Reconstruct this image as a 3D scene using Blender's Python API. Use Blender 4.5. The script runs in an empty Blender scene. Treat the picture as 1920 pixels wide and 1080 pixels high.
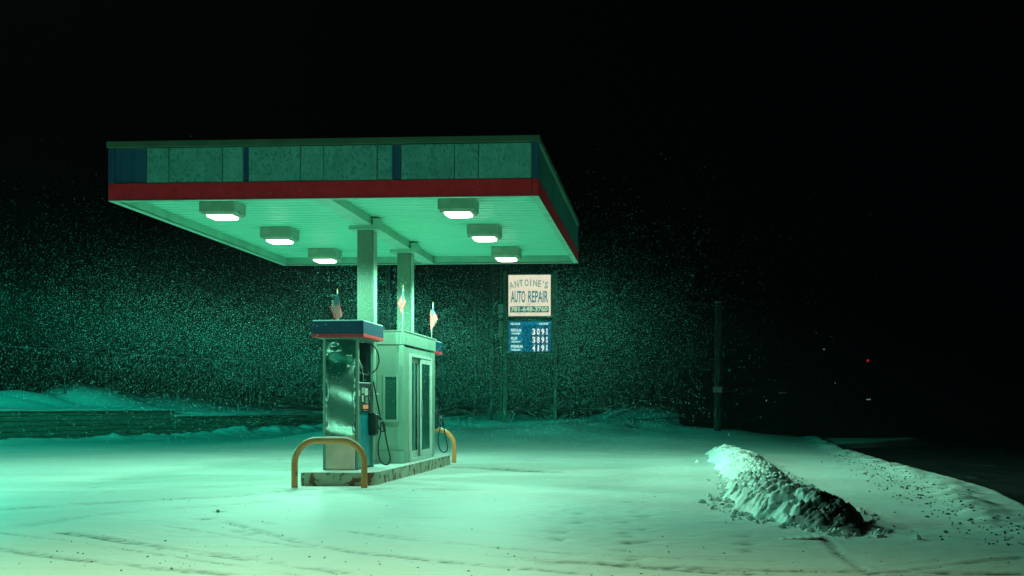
import bpy, math, random
import numpy as np
from mathutils import Vector, Matrix, noise as mnoise
random.seed(7); rng = np.random.default_rng(7)
S = bpy.context.scene
COL = S.collection
# ------------------------------------------------------------------ camera, world, exposure
FPX, CX, HY, CAMH = 2500.0, 1054.0, 760.0, 1.3
YAW = math.atan(188.6 / FPX); SA, CA = math.sin(YAW), math.cos(YAW)
cam = bpy.data.cameras.new('camera'); camo = bpy.data.objects.new('camera', cam); COL.objects.link(camo)
camo.location = (0, 0, CAMH); camo.rotation_euler = (math.pi / 2, 0, YAW)
cam.sensor_width = 36; cam.lens = FPX / 1920 * 36
cam.shift_x = -(CX - 960) / 1920; cam.shift_y = (HY - 540) / 1920
cam.clip_start = .1; cam.clip_end = 1500
S.camera = camo
W = bpy.data.worlds.new('World'); S.world = W; W.use_nodes = True
bg = W.node_tree.nodes['Background']; bg.inputs[0].default_value = (.05, .07, .16, 1); bg.inputs[1].default_value = .004
S.view_settings.view_transform = 'Standard'; S.view_settings.look = 'None'
S.view_settings.exposure = 0; S.view_settings.gamma = 1; S.view_settings.use_curve_mapping = False
S.cycles.max_bounces = 6; S.cycles.diffuse_bounces = 4; S.cycles.volume_bounces = 0
S.cycles.sample_clamp_indirect = 4
MINT = (.52, 1.0, .69); TEAL = (.0, 1.0, .64); WARM = (.66, 1.0, .56)
P_MINT, P_TEAL, P_LOT, P_FILL = 132, 50, 1750, 90
HAZE = .0003

def at(px, zc, py=None):
    """world point seen at pixel px (py) of the 1920 px photograph at distance zc along the lens axis"""
    xc = (px - CX) / FPX * zc
    x = xc * CA - zc * SA; y = xc * SA + zc * CA
    return Vector((x, y, 0 if py is None else CAMH + (HY - py) * zc / FPX))
def gnd(px, py):
    zc = FPX * CAMH / (py - HY); p = at(px, zc); return p

# ------------------------------------------------------------------ helpers
def tag(o, label=None, cat=None, group=None, kind=None):
    if label: o['label'] = label
    if cat: o['category'] = cat
    if group: o['group'] = group
    if kind: o['kind'] = kind
    return o
class MB:
    def __init__(s): s.v = []; s.f = []; s.m = []
    def add(s, v, f, mi=0):
        b = len(s.v); s.v += [tuple(p) for p in v]; s.f += [tuple(b + i for i in q) for q in f]; s.m += [mi] * len(f); return s
    def box(s, x0, x1, y0, y1, z0, z1, mi=0, c=0.0):
        if x0 > x1: x0, x1 = x1, x0
        if y0 > y1: y0, y1 = y1, y0
        if z0 > z1: z0, z1 = z1, z0
        c = min(c, (x1 - x0) * .45, (y1 - y0) * .45, (z1 - z0) * .45)
        if c <= 0:
            v = [(x, y, z) for z in (z0, z1) for y in (y0, y1) for x in (x0, x1)]
            return s.add(v, [(0, 2, 3, 1), (4, 5, 7, 6), (0, 1, 5, 4), (2, 6, 7, 3), (0, 4, 6, 2), (1, 3, 7, 5)], mi)
        v = []; X = (x0, x1); Y = (y0, y1); Z = (z0, z1)
        idx = {}
        for i in (0, 1):
            for j in (0, 1):
                for k in (0, 1):
                    sx, sy, sz = (1, -1)[i], (1, -1)[j], (1, -1)[k]
                    for a in range(3):
                        p = [X[i] + sx * c, Y[j] + sy * c, Z[k] + sz * c]; p[a] = (X[i], Y[j], Z[k])[a]
                        idx[(i, j, k, a)] = len(v); v.append(tuple(p))
        f = []
        for i in (0, 1):
            q = [idx[(i, 0, 0, 0)], idx[(i, 1, 0, 0)], idx[(i, 1, 1, 0)], idx[(i, 0, 1, 0)]]; f.append(q if i else q[::-1])
            q = [idx[(0, i, 0, 1)], idx[(0, i, 1, 1)], idx[(1, i, 1, 1)], idx[(1, i, 0, 1)]]; f.append(q if i else q[::-1])
            q = [idx[(0, 0, i, 2)], idx[(1, 0, i, 2)], idx[(1, 1, i, 2)], idx[(0, 1, i, 2)]]; f.append(q if i else q[::-1])
        for i in (0, 1):
            for j in (0, 1):
                f.append([idx[(i, j, 0, 0)], idx[(i, j, 1, 0)], idx[(i, j, 1, 1)], idx[(i, j, 0, 1)]])
                f.append([idx[(i, 0, j, 0)], idx[(i, 1, j, 0)], idx[(i, 1, j, 2)], idx[(i, 0, j, 2)]])
                f.append([idx[(0, i, j, 1)], idx[(1, i, j, 1)], idx[(1, i, j, 2)], idx[(0, i, j, 2)]])
                for k in (0, 1): f.append([idx[(i, j, k, 0)], idx[(i, j, k, 1)], idx[(i, j, k, 2)]])
        return s.add(v, f, mi)
    def tube(s, pts, r, n=8, caps=True, mi=0, r2=None):
        pts = [Vector(p) for p in pts]; N = len(pts); v = []; f = []
        up = None
        for i, p in enumerate(pts):
            d = (pts[min(i + 1, N - 1)] - pts[max(i - 1, 0)]).normalized()
            if up is None: up = Vector((0, 0, 1)) if abs(d.z) < .9 else Vector((1, 0, 0))
            a = d.cross(up).normalized(); b = a.cross(d).normalized(); up = b
            rr = r if r2 is None else r + (r2 - r) * i / (N - 1)
            for k in range(n):
                t = 2 * math.pi * k / n; v.append(p + a * math.cos(t) * rr + b * math.sin(t) * rr)
        for i in range(N - 1):
            for k in range(n):
                f.append((i * n + k, i * n + (k + 1) % n, (i + 1) * n + (k + 1) % n, (i + 1) * n + k))
        if caps: f.append(tuple(range(n))[::-1]); f.append(tuple((N - 1) * n + k for k in range(n)))
        return s.add(v, f, mi)
    def prism(s, poly, z0, z1, mi=0):
        n = len(poly); v = [(x, y, z0) for x, y in poly] + [(x, y, z1) for x, y in poly]
        f = [tuple(range(n))[::-1], tuple(range(n, 2 * n))] + [(i, (i + 1) % n, n + (i + 1) % n, n + i) for i in range(n)]
        return s.add(v, f, mi)
    def build(s, name, mats, parent=None, smooth=False):
        o0 = Vector((0, 0, 0)); q = parent
        while q is not None: o0 += q.location; q = q.parent
        me = bpy.data.meshes.new(name)
        me.from_pydata([(v[0] - o0.x, v[1] - o0.y, v[2] - o0.z) for v in s.v], [], s.f)
        for m in (mats if isinstance(mats, (list, tuple)) else [mats]): me.materials.append(m)
        me.polygons.foreach_set('material_index', s.m)
        if smooth: me.polygons.foreach_set('use_smooth', [True] * len(me.polygons))
        me.update()
        import bmesh
        if len(s.f) < 60000:
            bm = bmesh.new(); bm.from_mesh(me); bmesh.ops.recalc_face_normals(bm, faces=bm.faces); bm.to_mesh(me); bm.free()
        o = bpy.data.objects.new(name, me); COL.objects.link(o)
        if parent is not None: o.parent = parent
        return o
def thing(name, loc, label, cat, group=None):
    o = bpy.data.objects.new(name, None); COL.objects.link(o); o.location = loc; o.empty_display_size = .2
    return tag(o, label, cat, group)
def copy_tree(o, parent=None):
    c = o.copy(); COL.objects.link(c)
    if parent is not None: c.parent = parent
    for ch in [x for x in bpy.data.objects if x.parent == o]: copy_tree(ch, c)
    return c
def spline(pts, n=10):
    P = [Vector(p) for p in pts]; P = [P[0] * 2 - P[1]] + P + [P[-1] * 2 - P[-2]]; out = []
    for i in range(1, len(P) - 2):
        for k in range(n):
            t = k / n; a, b, c, d = P[i - 1:i + 3]
            out.append(.5 * ((2 * b) + (c - a) * t + (2 * a - 5 * b + 4 * c - d) * t * t + (3 * b - a - 3 * c + d) * t ** 3))
    out.append(P[-2]); return out
def text_mb(mb, body, cx, y, z, size, sx=1.0, bold=0.0, rot=0.0, fit=None, mi=0):
    """flat lettering facing -Y, centred on cx, baseline z"""
    cu = bpy.data.curves.new('t', 'FONT'); cu.body = body; cu.size = size; cu.offset = bold; cu.extrude = .004
    cu.align_x = 'CENTER'; cu.resolution_u = 3
    ob = bpy.data.objects.new('t', cu); COL.objects.link(ob)
    bpy.context.view_layer.update()
    me = bpy.data.meshes.new_from_object(ob.evaluated_get(bpy.context.evaluated_depsgraph_get()))
    bpy.data.objects.remove(ob); bpy.data.curves.remove(cu)
    vs = [v.co.copy() for v in me.vertices]
    if vs:
        w0 = min(v.x for v in vs); w1 = max(v.x for v in vs)
        k = sx if fit is None else fit / (w1 - w0)
        c, s_ = math.cos(rot), math.sin(rot)
        mid = (w0 + w1) / 2
        out = []
        for v in vs:
            X = (v.x - mid) * k; Z = v.y
            out.append((cx + X * c - Z * s_, y - v.z, z + X * s_ + Z * c))
        mb.add(out, [tuple(p.vertices) for p in me.polygons], mi)
    bpy.data.meshes.remove(me)
    return mb

# ------------------------------------------------------------------ materials
def mat(name, c1, c2=None, rough=.6, metal=0., scale=4., stretch=(1, 1, 1), bump=0., lo=.4, hi=.65, detail=6., c3=None, s3=20., t3=.68, bscale=None, spec=.4):
    m = bpy.data.materials.new(name); m.use_nodes = True; nt = m.node_tree; N = nt.nodes; L = nt.links
    b = N['Principled BSDF']; b.inputs['Roughness'].default_value = rough; b.inputs['Metallic'].default_value = metal
    b.inputs['Specular IOR Level'].default_value = spec
    tc = N.new('ShaderNodeTexCoord'); mp = N.new('ShaderNodeMapping'); mp.inputs['Scale'].default_value = stretch
    L.new(tc.outputs['Object'], mp.inputs[0])
    n = N.new('ShaderNodeTexNoise'); n.inputs['Scale'].default_value = scale; n.inputs['Detail'].default_value = detail; L.new(mp.outputs[0], n.inputs[0])
    if c2 is None: c2 = tuple(min(1, c * .8) for c in c1)
    r = N.new('ShaderNodeValToRGB'); L.new(n.outputs[0], r.inputs[0])
    r.color_ramp.elements[0].position = lo; r.color_ramp.elements[1].position = hi
    r.color_ramp.elements[0].color = (*c1, 1); r.color_ramp.elements[1].color = (*c2, 1)
    out = r.outputs[0]
    if c3 is not None:
        n3 = N.new('ShaderNodeTexNoise'); n3.inputs['Scale'].default_value = s3; n3.inputs['Detail'].default_value = 5; L.new(mp.outputs[0], n3.inputs[0])
        r3 = N.new('ShaderNodeValToRGB'); L.new(n3.outputs[0], r3.inputs[0]); r3.color_ramp.elements[0].position = t3 - .03; r3.color_ramp.elements[1].position = t3 + .03
        mx = N.new('ShaderNodeMix'); mx.data_type = 'RGBA'; L.new(r3.outputs[0], mx.inputs[0]); L.new(out, mx.inputs[6]); mx.inputs[7].default_value = (*c3, 1); out = mx.outputs[2]
    L.new(out, b.inputs['Base Color'])
    if bump:
        nb = n
        if bscale:
            nb = N.new('ShaderNodeTexNoise'); nb.inputs['Scale'].default_value = bscale; nb.inputs['Detail'].default_value = 4; L.new(mp.outputs[0], nb.inputs[0])
        bp = N.new('ShaderNodeBump'); bp.inputs['Strength'].default_value = bump; bp.inputs['Distance'].default_value = .02
        L.new(nb.outputs[0], bp.inputs['Height']); L.new(bp.outputs[0], b.inputs['Normal'])
    return m
def emit(name, c, s):
    m = bpy.data.materials.new(name); m.use_nodes = True; nt = m.node_tree; nt.nodes.clear()
    e = nt.nodes.new('ShaderNodeEmission'); e.inputs[0].default_value = (*c, 1); e.inputs[1].default_value = s
    o = nt.nodes.new('ShaderNodeOutputMaterial'); nt.links.new(e.outputs[0], o.inputs[0]); return m
M = {}
M['paint'] = mat('pale_paint', (.30, .46, .37), (.26, .40, .32), .5, scale=1.5, stretch=(1, 1, .3), c3=(.28, .3, .24), s3=9, t3=.72)
M['paint_grimy'] = mat('grimy_paint', (.29, .42, .34), (.21, .30, .24), .55, scale=2.2, stretch=(1.5, 1.5, .25), c3=(.16, .2, .17), s3=6, t3=.70, bump=.1)
M['colpaint'] = mat('column_paint', (.12, .21, .155), (.10, .175, .13), .5, scale=1.5, stretch=(1, 1, .3), c3=(.2, .12, .06), s3=9, t3=.76)
M['trim'] = mat('window_trim', (.66, .76, .70), (.56, .66, .6), .4, scale=3)
M['ceil'] = mat('ceiling_sheet', (.24, .78, .58), (.17, .64, .47), .38, scale=1.1, stretch=(.35, 3, 1), lo=.38, hi=.62, c3=(.10, .17, .12), s3=2.6, t3=.76)
M['lip'] = mat('fascia_back', (.22, .58, .44), (.17, .46, .34), .5, scale=2)
M['beam'] = mat('beam_paint', (.26, .58, .44), (.22, .5, .37), .5, scale=2)
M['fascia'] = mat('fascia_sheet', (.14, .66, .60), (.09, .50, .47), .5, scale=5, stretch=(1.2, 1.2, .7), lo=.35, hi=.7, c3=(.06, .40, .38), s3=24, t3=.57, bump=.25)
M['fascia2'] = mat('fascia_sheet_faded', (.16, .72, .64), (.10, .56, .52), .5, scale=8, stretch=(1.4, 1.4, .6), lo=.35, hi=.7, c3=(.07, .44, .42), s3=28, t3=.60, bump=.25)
M['fascia3'] = mat('fascia_sheet_dark', (.05, .27, .24), (.03, .18, .17), .5, scale=5, stretch=(1.2, 1.2, .7), lo=.35, hi=.7, c3=(.08, .42, .38), s3=26, t3=.60, bump=.25)  # right side only: that side's dimness is put into the colour
M['fblue'] = mat('fascia_blue', (.008, .10, .24), (.01, .17, .28), .5, scale=3, stretch=(3, 3, .1))
M['fcap'] = mat('fascia_cap', (.07, .22, .14), (.05, .17, .12), .6, scale=3)
M['red'] = mat('red_band', (.95, .03, .06), (.85, .02, .045), .55, scale=6, c3=(.7, .16, .17), s3=22, t3=.66)
M['redb'] = mat('red_stripe', (.98, .04, .06), (.9, .035, .05), .4, scale=6)
M['blue'] = mat('topper_blue', (.006, .06, .13), (.005, .05, .11), .45, scale=6, c3=(.03, .2, .3), s3=40, t3=.68)
M['steel'] = mat('polished_steel', (.06, .40, .32), (.05, .33, .27), .10, .74, scale=2.2, stretch=(1.6, 1, .75), c3=(.26, .2, .16), s3=60, t3=.66, bump=.05, bscale=3.0, detail=2)
M['steel2'] = mat('brushed_steel', (.60, .62, .52), (.50, .54, .46), .38, 1., scale=5, bump=.1)
M['door'] = mat('cabinet_teal', (.0, .30, .36), (.0, .24, .30), .4, scale=3, stretch=(1, 1, .4))
M['dark'] = mat('dark_plastic', (.012, .03, .03), (.02, .045, .045), .45, scale=6)
M['hose'] = mat('hose_rubber', (.012, .022, .02), (.02, .035, .03), .35, scale=10)
M['grey'] = mat('grey_metal', (.25, .32, .28), (.18, .24, .2), .45, .3, scale=8)
M['yellow'] = mat('yellow_paint', (.95, .33, .12), (.82, .27, .09), .5, scale=3, stretch=(1, 1, .6), c3=(.08, .16, .13), s3=11, t3=.70, bump=.1)
M['conc'] = mat('kerb_concrete', (.52, .52, .42), (.36, .38, .3), .85, scale=3, c3=(.22, .10, .05), s3=6.5, t3=.56, bump=.5, bscale=14)
M['clean_snow'] = mat('fresh_snow', (.80, .84, .84), (.74, .79, .79), .7, scale=6, bump=.3)
M['pile'] = mat('ploughed_snow', (.84, .87, .85), (.72, .75, .72), .75, scale=3.5, bump=.7, bscale=16)
M['pile_dirty'] = mat('dirty_slush', (.045, .05, .048), (.10, .11, .105), .7, scale=3.5, bump=.7, bscale=14)
M['crumb'] = mat('grit_crumb', (.16, .17, .14), (.26, .27, .23), .8, scale=9)
M['clod'] = mat('dirt_clod', (.05, .06, .05), (.12, .13, .11), .8, scale=9)
M['timber'] = mat('wall_block', (.16, .27, .21), (.10, .17, .14), .85, scale=3.5, stretch=(.6, .6, 2), c3=(.26, .34, .29), s3=14, t3=.63, bump=.5)
M['galv'] = mat('galvanised', (.34, .40, .37), (.25, .3, .28), .45, .5, scale=5)
M['fence'] = mat('dull_fence_wire', (.10, .13, .12), (.07, .09, .08), .6, .4, scale=5)
M['pole'] = mat('pole_wood', (.06, .075, .065), (.035, .045, .04), .85, scale=5, stretch=(3, 3, .3), bump=.3)
M['signframe'] = mat('sign_frame', (.05, .15, .08), (.035, .11, .06), .5, scale=4)
M['house'] = mat('lamp_housing', (.24, .36, .27), (.34, .46, .36), .55, scale=4, c3=(.30, .15, .06), s3=6, t3=.66, bump=.2)
M['lens'] = emit('lamp_lens', (1., 1., .80), 9.)
M['signface'] = emit('sign_face', (.82, .76, .57), 1.0)
M['signgreen'] = emit('sign_text_green', (.20, .36, .27), 1.0)
M['signteal'] = emit('sign_text_teal', (.015, .19, .20), 1.0)
M['signband'] = emit('sign_band', (.01, .13, .17), 1.0)
M['signyel'] = emit('sign_digits', (.50, .72, .36), 1.0)
M['priceface'] = emit('price_face', (.0, .07, .16), 1.0)
M['pricepane'] = emit('price_pane', (.0, .16, .27), 1.0)
M['pricetxt'] = emit('price_text', (.60, .95, .85), 1.0)
M['pricenum'] = emit('price_numbers', (.85, .98, .88), 1.1)
M['redlamp'] = emit('red_signal', (1, .02, .03), .3)
M['whitelamp'] = emit('far_lamp', (.35, .8, .6), .25)
M['orange'] = emit('pump_display', (.75, .42, .16), .7)
M['lcd'] = emit('pump_screen', (.25, .75, .45), .55)
M['gold'] = mat('gold_tip', (.75, .5, .12), (.6, .4, .1), .35, .6)
M['white'] = mat('white_stick', (.75, .78, .75), (.68, .7, .68), .5)
M['label'] = mat('pale_sticker', (.6, .62, .5), (.5, .55, .45), .6)

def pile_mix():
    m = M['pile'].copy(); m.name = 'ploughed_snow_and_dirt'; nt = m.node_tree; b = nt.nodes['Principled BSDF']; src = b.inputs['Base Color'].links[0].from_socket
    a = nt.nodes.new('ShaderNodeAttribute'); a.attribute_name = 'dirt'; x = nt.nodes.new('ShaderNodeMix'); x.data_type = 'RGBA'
    nt.links.new(a.outputs['Fac'], x.inputs[0]); nt.links.new(src, x.inputs[6]); x.inputs[7].default_value = (.05, .056, .052, 1); nt.links.new(x.outputs[2], b.inputs['Base Color']); return m  # one dark tone for slush and the shaded face
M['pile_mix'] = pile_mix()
def glass_mat():
    m = bpy.data.materials.new('booth_glass'); m.use_nodes = True; nt = m.node_tree; nt.nodes.clear()
    t = nt.nodes.new('ShaderNodeBsdfTransparent'); t.inputs[0].default_value = (.35, .62, .58, 1)
    g = nt.nodes.new('ShaderNodeBsdfGlossy'); g.inputs['Roughness'].default_value = .08; g.inputs[0].default_value = (.7, .9, .85, 1)
    f = nt.nodes.new('ShaderNodeFresnel'); f.inputs[0].default_value = 1.6
    mx = nt.nodes.new('ShaderNodeMixShader'); o = nt.nodes.new('ShaderNodeOutputMaterial')
    d = nt.nodes.new('ShaderNodeBsdfDiffuse'); nz = nt.nodes.new('ShaderNodeTexNoise'); nz.inputs['Scale'].default_value = 2.5; nz.inputs['Detail'].default_value = 6
    rr = nt.nodes.new('ShaderNodeValToRGB'); rr.color_ramp.elements[0].color = (.03, .16, .13, 1); rr.color_ramp.elements[1].color = (.10, .36, .29, 1); nt.links.new(nz.outputs[0], rr.inputs[0]); nt.links.new(rr.outputs[0], d.inputs[0])
    m0 = nt.nodes.new('ShaderNodeMixShader'); m0.inputs[0].default_value = .45; nt.links.new(t.outputs[0], m0.inputs[1]); nt.links.new(d.outputs[0], m0.inputs[2])
    nt.links.new(f.outputs[0], mx.inputs[0]); nt.links.new(m0.outputs[0], mx.inputs[1]); nt.links.new(g.outputs[0], mx.inputs[2]); nt.links.new(mx.outputs[0], o.inputs[0]); return m
M['glass'] = glass_mat()

def ground_mat():
    m = bpy.data.materials.new('snow_lot'); m.use_nodes = True; nt = m.node_tree; N = nt.nodes; L = nt.links
    b = N['Principled BSDF']; b.inputs['Roughness'].default_value = .65; b.inputs['Specular IOR Level'].default_value = .3
    tc = N.new('ShaderNodeTexCoord')
    def nz(scale, st=(1, 1, 1), det=5, rot=0):
        mp = N.new('ShaderNodeMapping'); mp.inputs['Scale'].default_value = st; mp.inputs['Rotation'].default_value = (0, 0, rot); L.new(tc.outputs['Object'], mp.inputs[0])
        n = N.new('ShaderNodeTexNoise'); n.inputs['Scale'].default_value = scale; n.inputs['Detail'].default_value = det; L.new(mp.outputs[0], n.inputs[0]); return n
    def ramp(n, a, c): 
        r = N.new('ShaderNodeValToRGB'); L.new(n.outputs[0], r.inputs[0]); r.color_ramp.elements[0].position = a; r.color_ramp.elements[1].position = c; return r
    def mix(fac, A, B, isB=False):
        x = N.new('ShaderNodeMix'); x.data_type = 'RGBA'; L.new(fac, x.inputs[0])
        if isinstance(A, tuple): x.inputs[6].default_value = A
        else: L.new(A, x.inputs[6])
        x.inputs[7].default_value = B; return x.outputs[2]
    base = mix(ramp(nz(.55, (1, .8, 1), 6), .4, .66).outputs[0], (.84, .87, .85, 1), (.77, .80, .78, 1))
    base = mix(ramp(nz(1.2, (.25, 2.0, 1), 6, .12), .60, .72).outputs[0], base, (.70, .74, .71, 1))
    # thin scraped tracks of packed grey slush (vertex mask from the tyre ruts)
    at_ = N.new('ShaderNodeAttribute'); at_.attribute_name = 'wear'
    w = N.new('ShaderNodeMath'); w.operation = 'MULTIPLY'; L.new(at_.outputs['Fac'], w.inputs[0])
    rp = ramp(nz(9, (1, 1, 1), 7), .36, .62); L.new(rp.outputs[0], w.inputs[1]); w.use_clamp = True; w2 = N.new('ShaderNodeMath'); w2.operation = 'MULTIPLY'; w2.use_clamp = True; w2.inputs[1].default_value = 1.5; L.new(w.outputs[0], w2.inputs[0]); w = w2
    base = mix(w.outputs[0], base, (.17, .19, .165, 1))
    L.new(base, b.inputs['Base Color'])
    b1 = N.new('ShaderNodeBump'); b1.inputs['Strength'].default_value = .5; b1.inputs['Distance'].default_value = .03; L.new(nz(5, (1, 1.5, 1), 8).outputs[0], b1.inputs['Height'])
    L.new(b1.outputs[0], b.inputs['Normal']); return m
M['ground'] = ground_mat()

def flag_mat():
    m = bpy.data.materials.new('flag_cloth'); m.use_nodes = True; nt = m.node_tree; N = nt.nodes; L = nt.links
    b = N['Principled BSDF']; b.inputs['Roughness'].default_value = .7
    uv = N.new('ShaderNodeUVMap'); uv.uv_map = 'UVMap'; sp = N.new('ShaderNodeSeparateXYZ'); L.new(uv.outputs[0], sp.inputs[0])
    def mt(op, a, b_=None):
        x = N.new('ShaderNodeMath'); x.operation = op
        for i, q in enumerate((a, b_)):
            if q is None: continue
            if isinstance(q, (int, float)): x.inputs[i].default_value = q
            else: L.new(q, x.inputs[i])
        return x.outputs[0]
    u, v = sp.outputs[0], sp.outputs[1]          # u along the stripes, v from the top stripe (0) to the bottom (1)
    stripe = mt('LESS_THAN', mt('MODULO', mt('MULTIPLY', v, 13), 2.0), 1.08)
    can = mt('MULTIPLY', mt('LESS_THAN', u, .4), mt('LESS_THAN', v, 7 / 13))
    fu = mt('SUBTRACT', mt('FRACT', mt('MULTIPLY', u, 15)), .5); fv = mt('SUBTRACT', mt('FRACT', mt('MULTIPLY', v, 9.3)), .5)
    star = mt('LESS_THAN', mt('ADD', mt('MULTIPLY', fu, fu), mt('MULTIPLY', fv, fv)), .07)
    def mix(f, A, B):
        x = N.new('ShaderNodeMix'); x.data_type = 'RGBA'; L.new(f, x.inputs[0])
        for i, q in ((6, A), (7, B)):
            if isinstance(q, tuple): x.inputs[i].default_value = q
            else: L.new(q, x.inputs[i])
        return x.outputs[2]
    c = mix(stripe, (.42, .50, .46, 1), (.95, .004, .03, 1)); cc = mix(star, (.01, .10, .16, 1), (.6, .8, .75, 1))
    L.new(mix(can, c, cc), b.inputs['Base Color']); return m
M['flag'] = flag_mat()

# ------------------------------------------------------------------ ground
def sm(a, b, x): t = np.clip((x - a) / (b - a), 0, 1); return t * t * (3 - 2 * t)
def vnoise(x, y, seed=0):
    r = np.random.default_rng(seed); T = r.random((256, 256)); xi = np.floor(x).astype(int); yi = np.floor(y).astype(int)
    fx = x - xi; fy = y - yi; fx = fx * fx * (3 - 2 * fx); fy = fy * fy * (3 - 2 * fy)
    g = lambda i, j: T[(xi + i) % 256, (yi + j) % 256]
    return (g(0, 0) * (1 - fx) + g(1, 0) * fx) * (1 - fy) + (g(0, 1) * (1 - fx) + g(1, 1) * fx) * fy - .5
def fbm(x, y, seed=0, oct=4):
    s = 0; a = 1
    for k in range(oct): s = s + a * vnoise(x * 2 ** k + 17 * k, y * 2 ** k + 5 * k, seed + k); a *= .5
    return s
tracks = []     # polylines of tyre ruts on the lot, in world metres, with wear strength
def trk(pts, w, s): tracks.append(([gnd(a, b) for a, b in pts], w, s))
trk([(1000, 1050), (1200, 1060), (1450, 1070), (1900, 1078)], .07, 1.)
trk([(1040, 1056), (1090, 1056), (1270, 1068), (1400, 1076)], .09, .9)
trk([(0, 1030), (120, 1046), (260, 1062), (420, 1078)], .08, .7)
trk([(120, 1000), (260, 1020), (430, 1042), (640, 1072)], .08, .8)
trk([(420, 978), (520, 1005), (640, 1030), (900, 1058), (1100, 1076)], .06, .7)
trk([(500, 980), (640, 995), (800, 1015), (1100, 1040)], .05, .5)
trk([(0, 955), (80, 950), (260, 938), (430, 930), (560, 916)], .16, .45)
trk([(60, 985), (180, 965), (330, 952), (520, 938)], .12, .3)
trk([(1040, 970), (1100, 972), (1400, 982), (1560, 990)], .03, .5)
trk([(1600, 985), (1700, 983), (1800, 984), (1919, 990)], .05, .45)
trk([(1640, 995), (1750, 1003), (1850, 1012), (1919, 1015)], .05, .35)
trk([(1640, 1078), (1760, 1065), (1840, 1056), (1919, 1048)], .06, .6)
trk([(760, 916), (800, 917), (860, 919), (890, 920)], .12, .5)
trk([(560, 912), (600, 918), (680, 918), (730, 915)], .10, .45)
trk([(830, 876), (900, 877), (970, 881), (1028, 885)], .22, .8)
trk([(940, 880), (960, 882), (1000, 884), (1026, 885)], .30, .9)
trk([(850, 868), (880, 870), (930, 868), (1000, 865)], .3, .25)
trk([(1545, 1010), (1575, 1040), (1605, 1062), (1640, 1080)], .035, 1.0)
trk([(0, 1000), (200, 1025), (420, 1056), (560, 1079)], .03, .55)
trk([(300, 985), (520, 1018), (780, 1048), (1000, 1070)], .03, .6)
trk([(700, 1000), (900, 1022), (1150, 1040), (1450, 1052)], .025, .5)
trk([(760, 985), (1000, 1006), (1250, 1022), (1500, 1034)], .02, .35)
trk([(200, 900), (330, 893), (470, 886), (560, 880)], .05, .4)
trk([(100, 925), (260, 905), (440, 893), (560, 888)], .05, .35)
trk([(900, 1040), (1100, 1052), (1300, 1062), (1600, 1068)], .02, .6)
trk([(1500, 905), (1560, 925), (1640, 960), (1700, 985)], .05, .25)
foot = [(1181, 941, 0), (1190, 960, 0), (1176, 979, 0), (1206, 969, 0), (1208, 993, 0), (1175, 1000, 0), (1181, 1005, 0), (1184, 1017, 1), (1202, 1016, 0), (1168, 1031, 0), (1185, 1047, 0), (1090, 962, 0), (1088, 980, 0), (1060, 998, 0),
        (1052, 1010, 0), (1397, 1005, 0), (1400, 1019, 0), (1403, 1032, 0), (407, 958, 1), (380, 973, 1), (378, 974, 1), (445, 996, 0), (470, 1001, 0), (480, 938, 0), (205, 923, 0), (150, 925, 0)]
ys0_ = [-45., -30., -20., -12., -6., -2.]
xs = np.concatenate([np.linspace(-160, -30, 40)[:-1], np.linspace(-30, -9, 90)[:-1], np.linspace(-9, 6, 330)[:-1], np.linspace(6, 20, 40)[:-1], np.linspace(20, 200, 40)])
ys = [2.]
while ys[-1] < 400: ys.append(ys[-1] + (.5 if ys[-1] < 8.5 else max(.028, .028 * (ys[-1] / 9) ** 1.35)))
ys = np.array(ys0_ + ys)
X, Y = np.meshgrid(xs, ys)
def ruts(X, Y):
    H = np.zeros_like(X); Wr = np.zeros_like(X)
    for k, (pl, w, s) in enumerate(tracks):
        P = spline(pl, 6); D = np.full(X.shape, 9.)
        bx0 = min(p.x for p in P) - .6; bx1 = max(p.x for p in P) + .6; by0 = min(p.y for p in P) - .6; by1 = max(p.y for p in P) + .6
        mk = (X > bx0) & (X < bx1) & (Y > by0) & (Y < by1); xm = X[mk]; ym = Y[mk]; d = np.full(xm.shape, 9.)
        for a, b in zip(P[:-1], P[1:]):
            dx, dy = b.x - a.x, b.y - a.y; t = np.clip(((xm - a.x) * dx + (ym - a.y) * dy) / (dx * dx + dy * dy + 1e-9), 0, 1)
            d = np.minimum(d, np.hypot(xm - a.x - t * dx, ym - a.y - t * dy))
        q = np.exp(-(d / w) ** 2 * .9); nn = np.clip(fbm(xm * 2.2, ym * 2.2, 40 + k, 3) * 1.5 + .72, 0, 1)
        H[mk] += -.018 * s * q * nn + .006 * s * np.exp(-((d - 1.7 * w) / (.5 * w)) ** 2)
        Wr[mk] = np.maximum(Wr[mk], q * s * nn)
    for px, py, dk in foot:
        p = gnd(px, py); d2 = ((X - p.x) / .10) ** 2 + ((Y - p.y) / .13) ** 2; q = np.exp(-d2 * 1.4)
        H += -.016 * q; Wr = np.maximum(Wr, q * (.9 if dk else .45))
    return H, Wr
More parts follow.
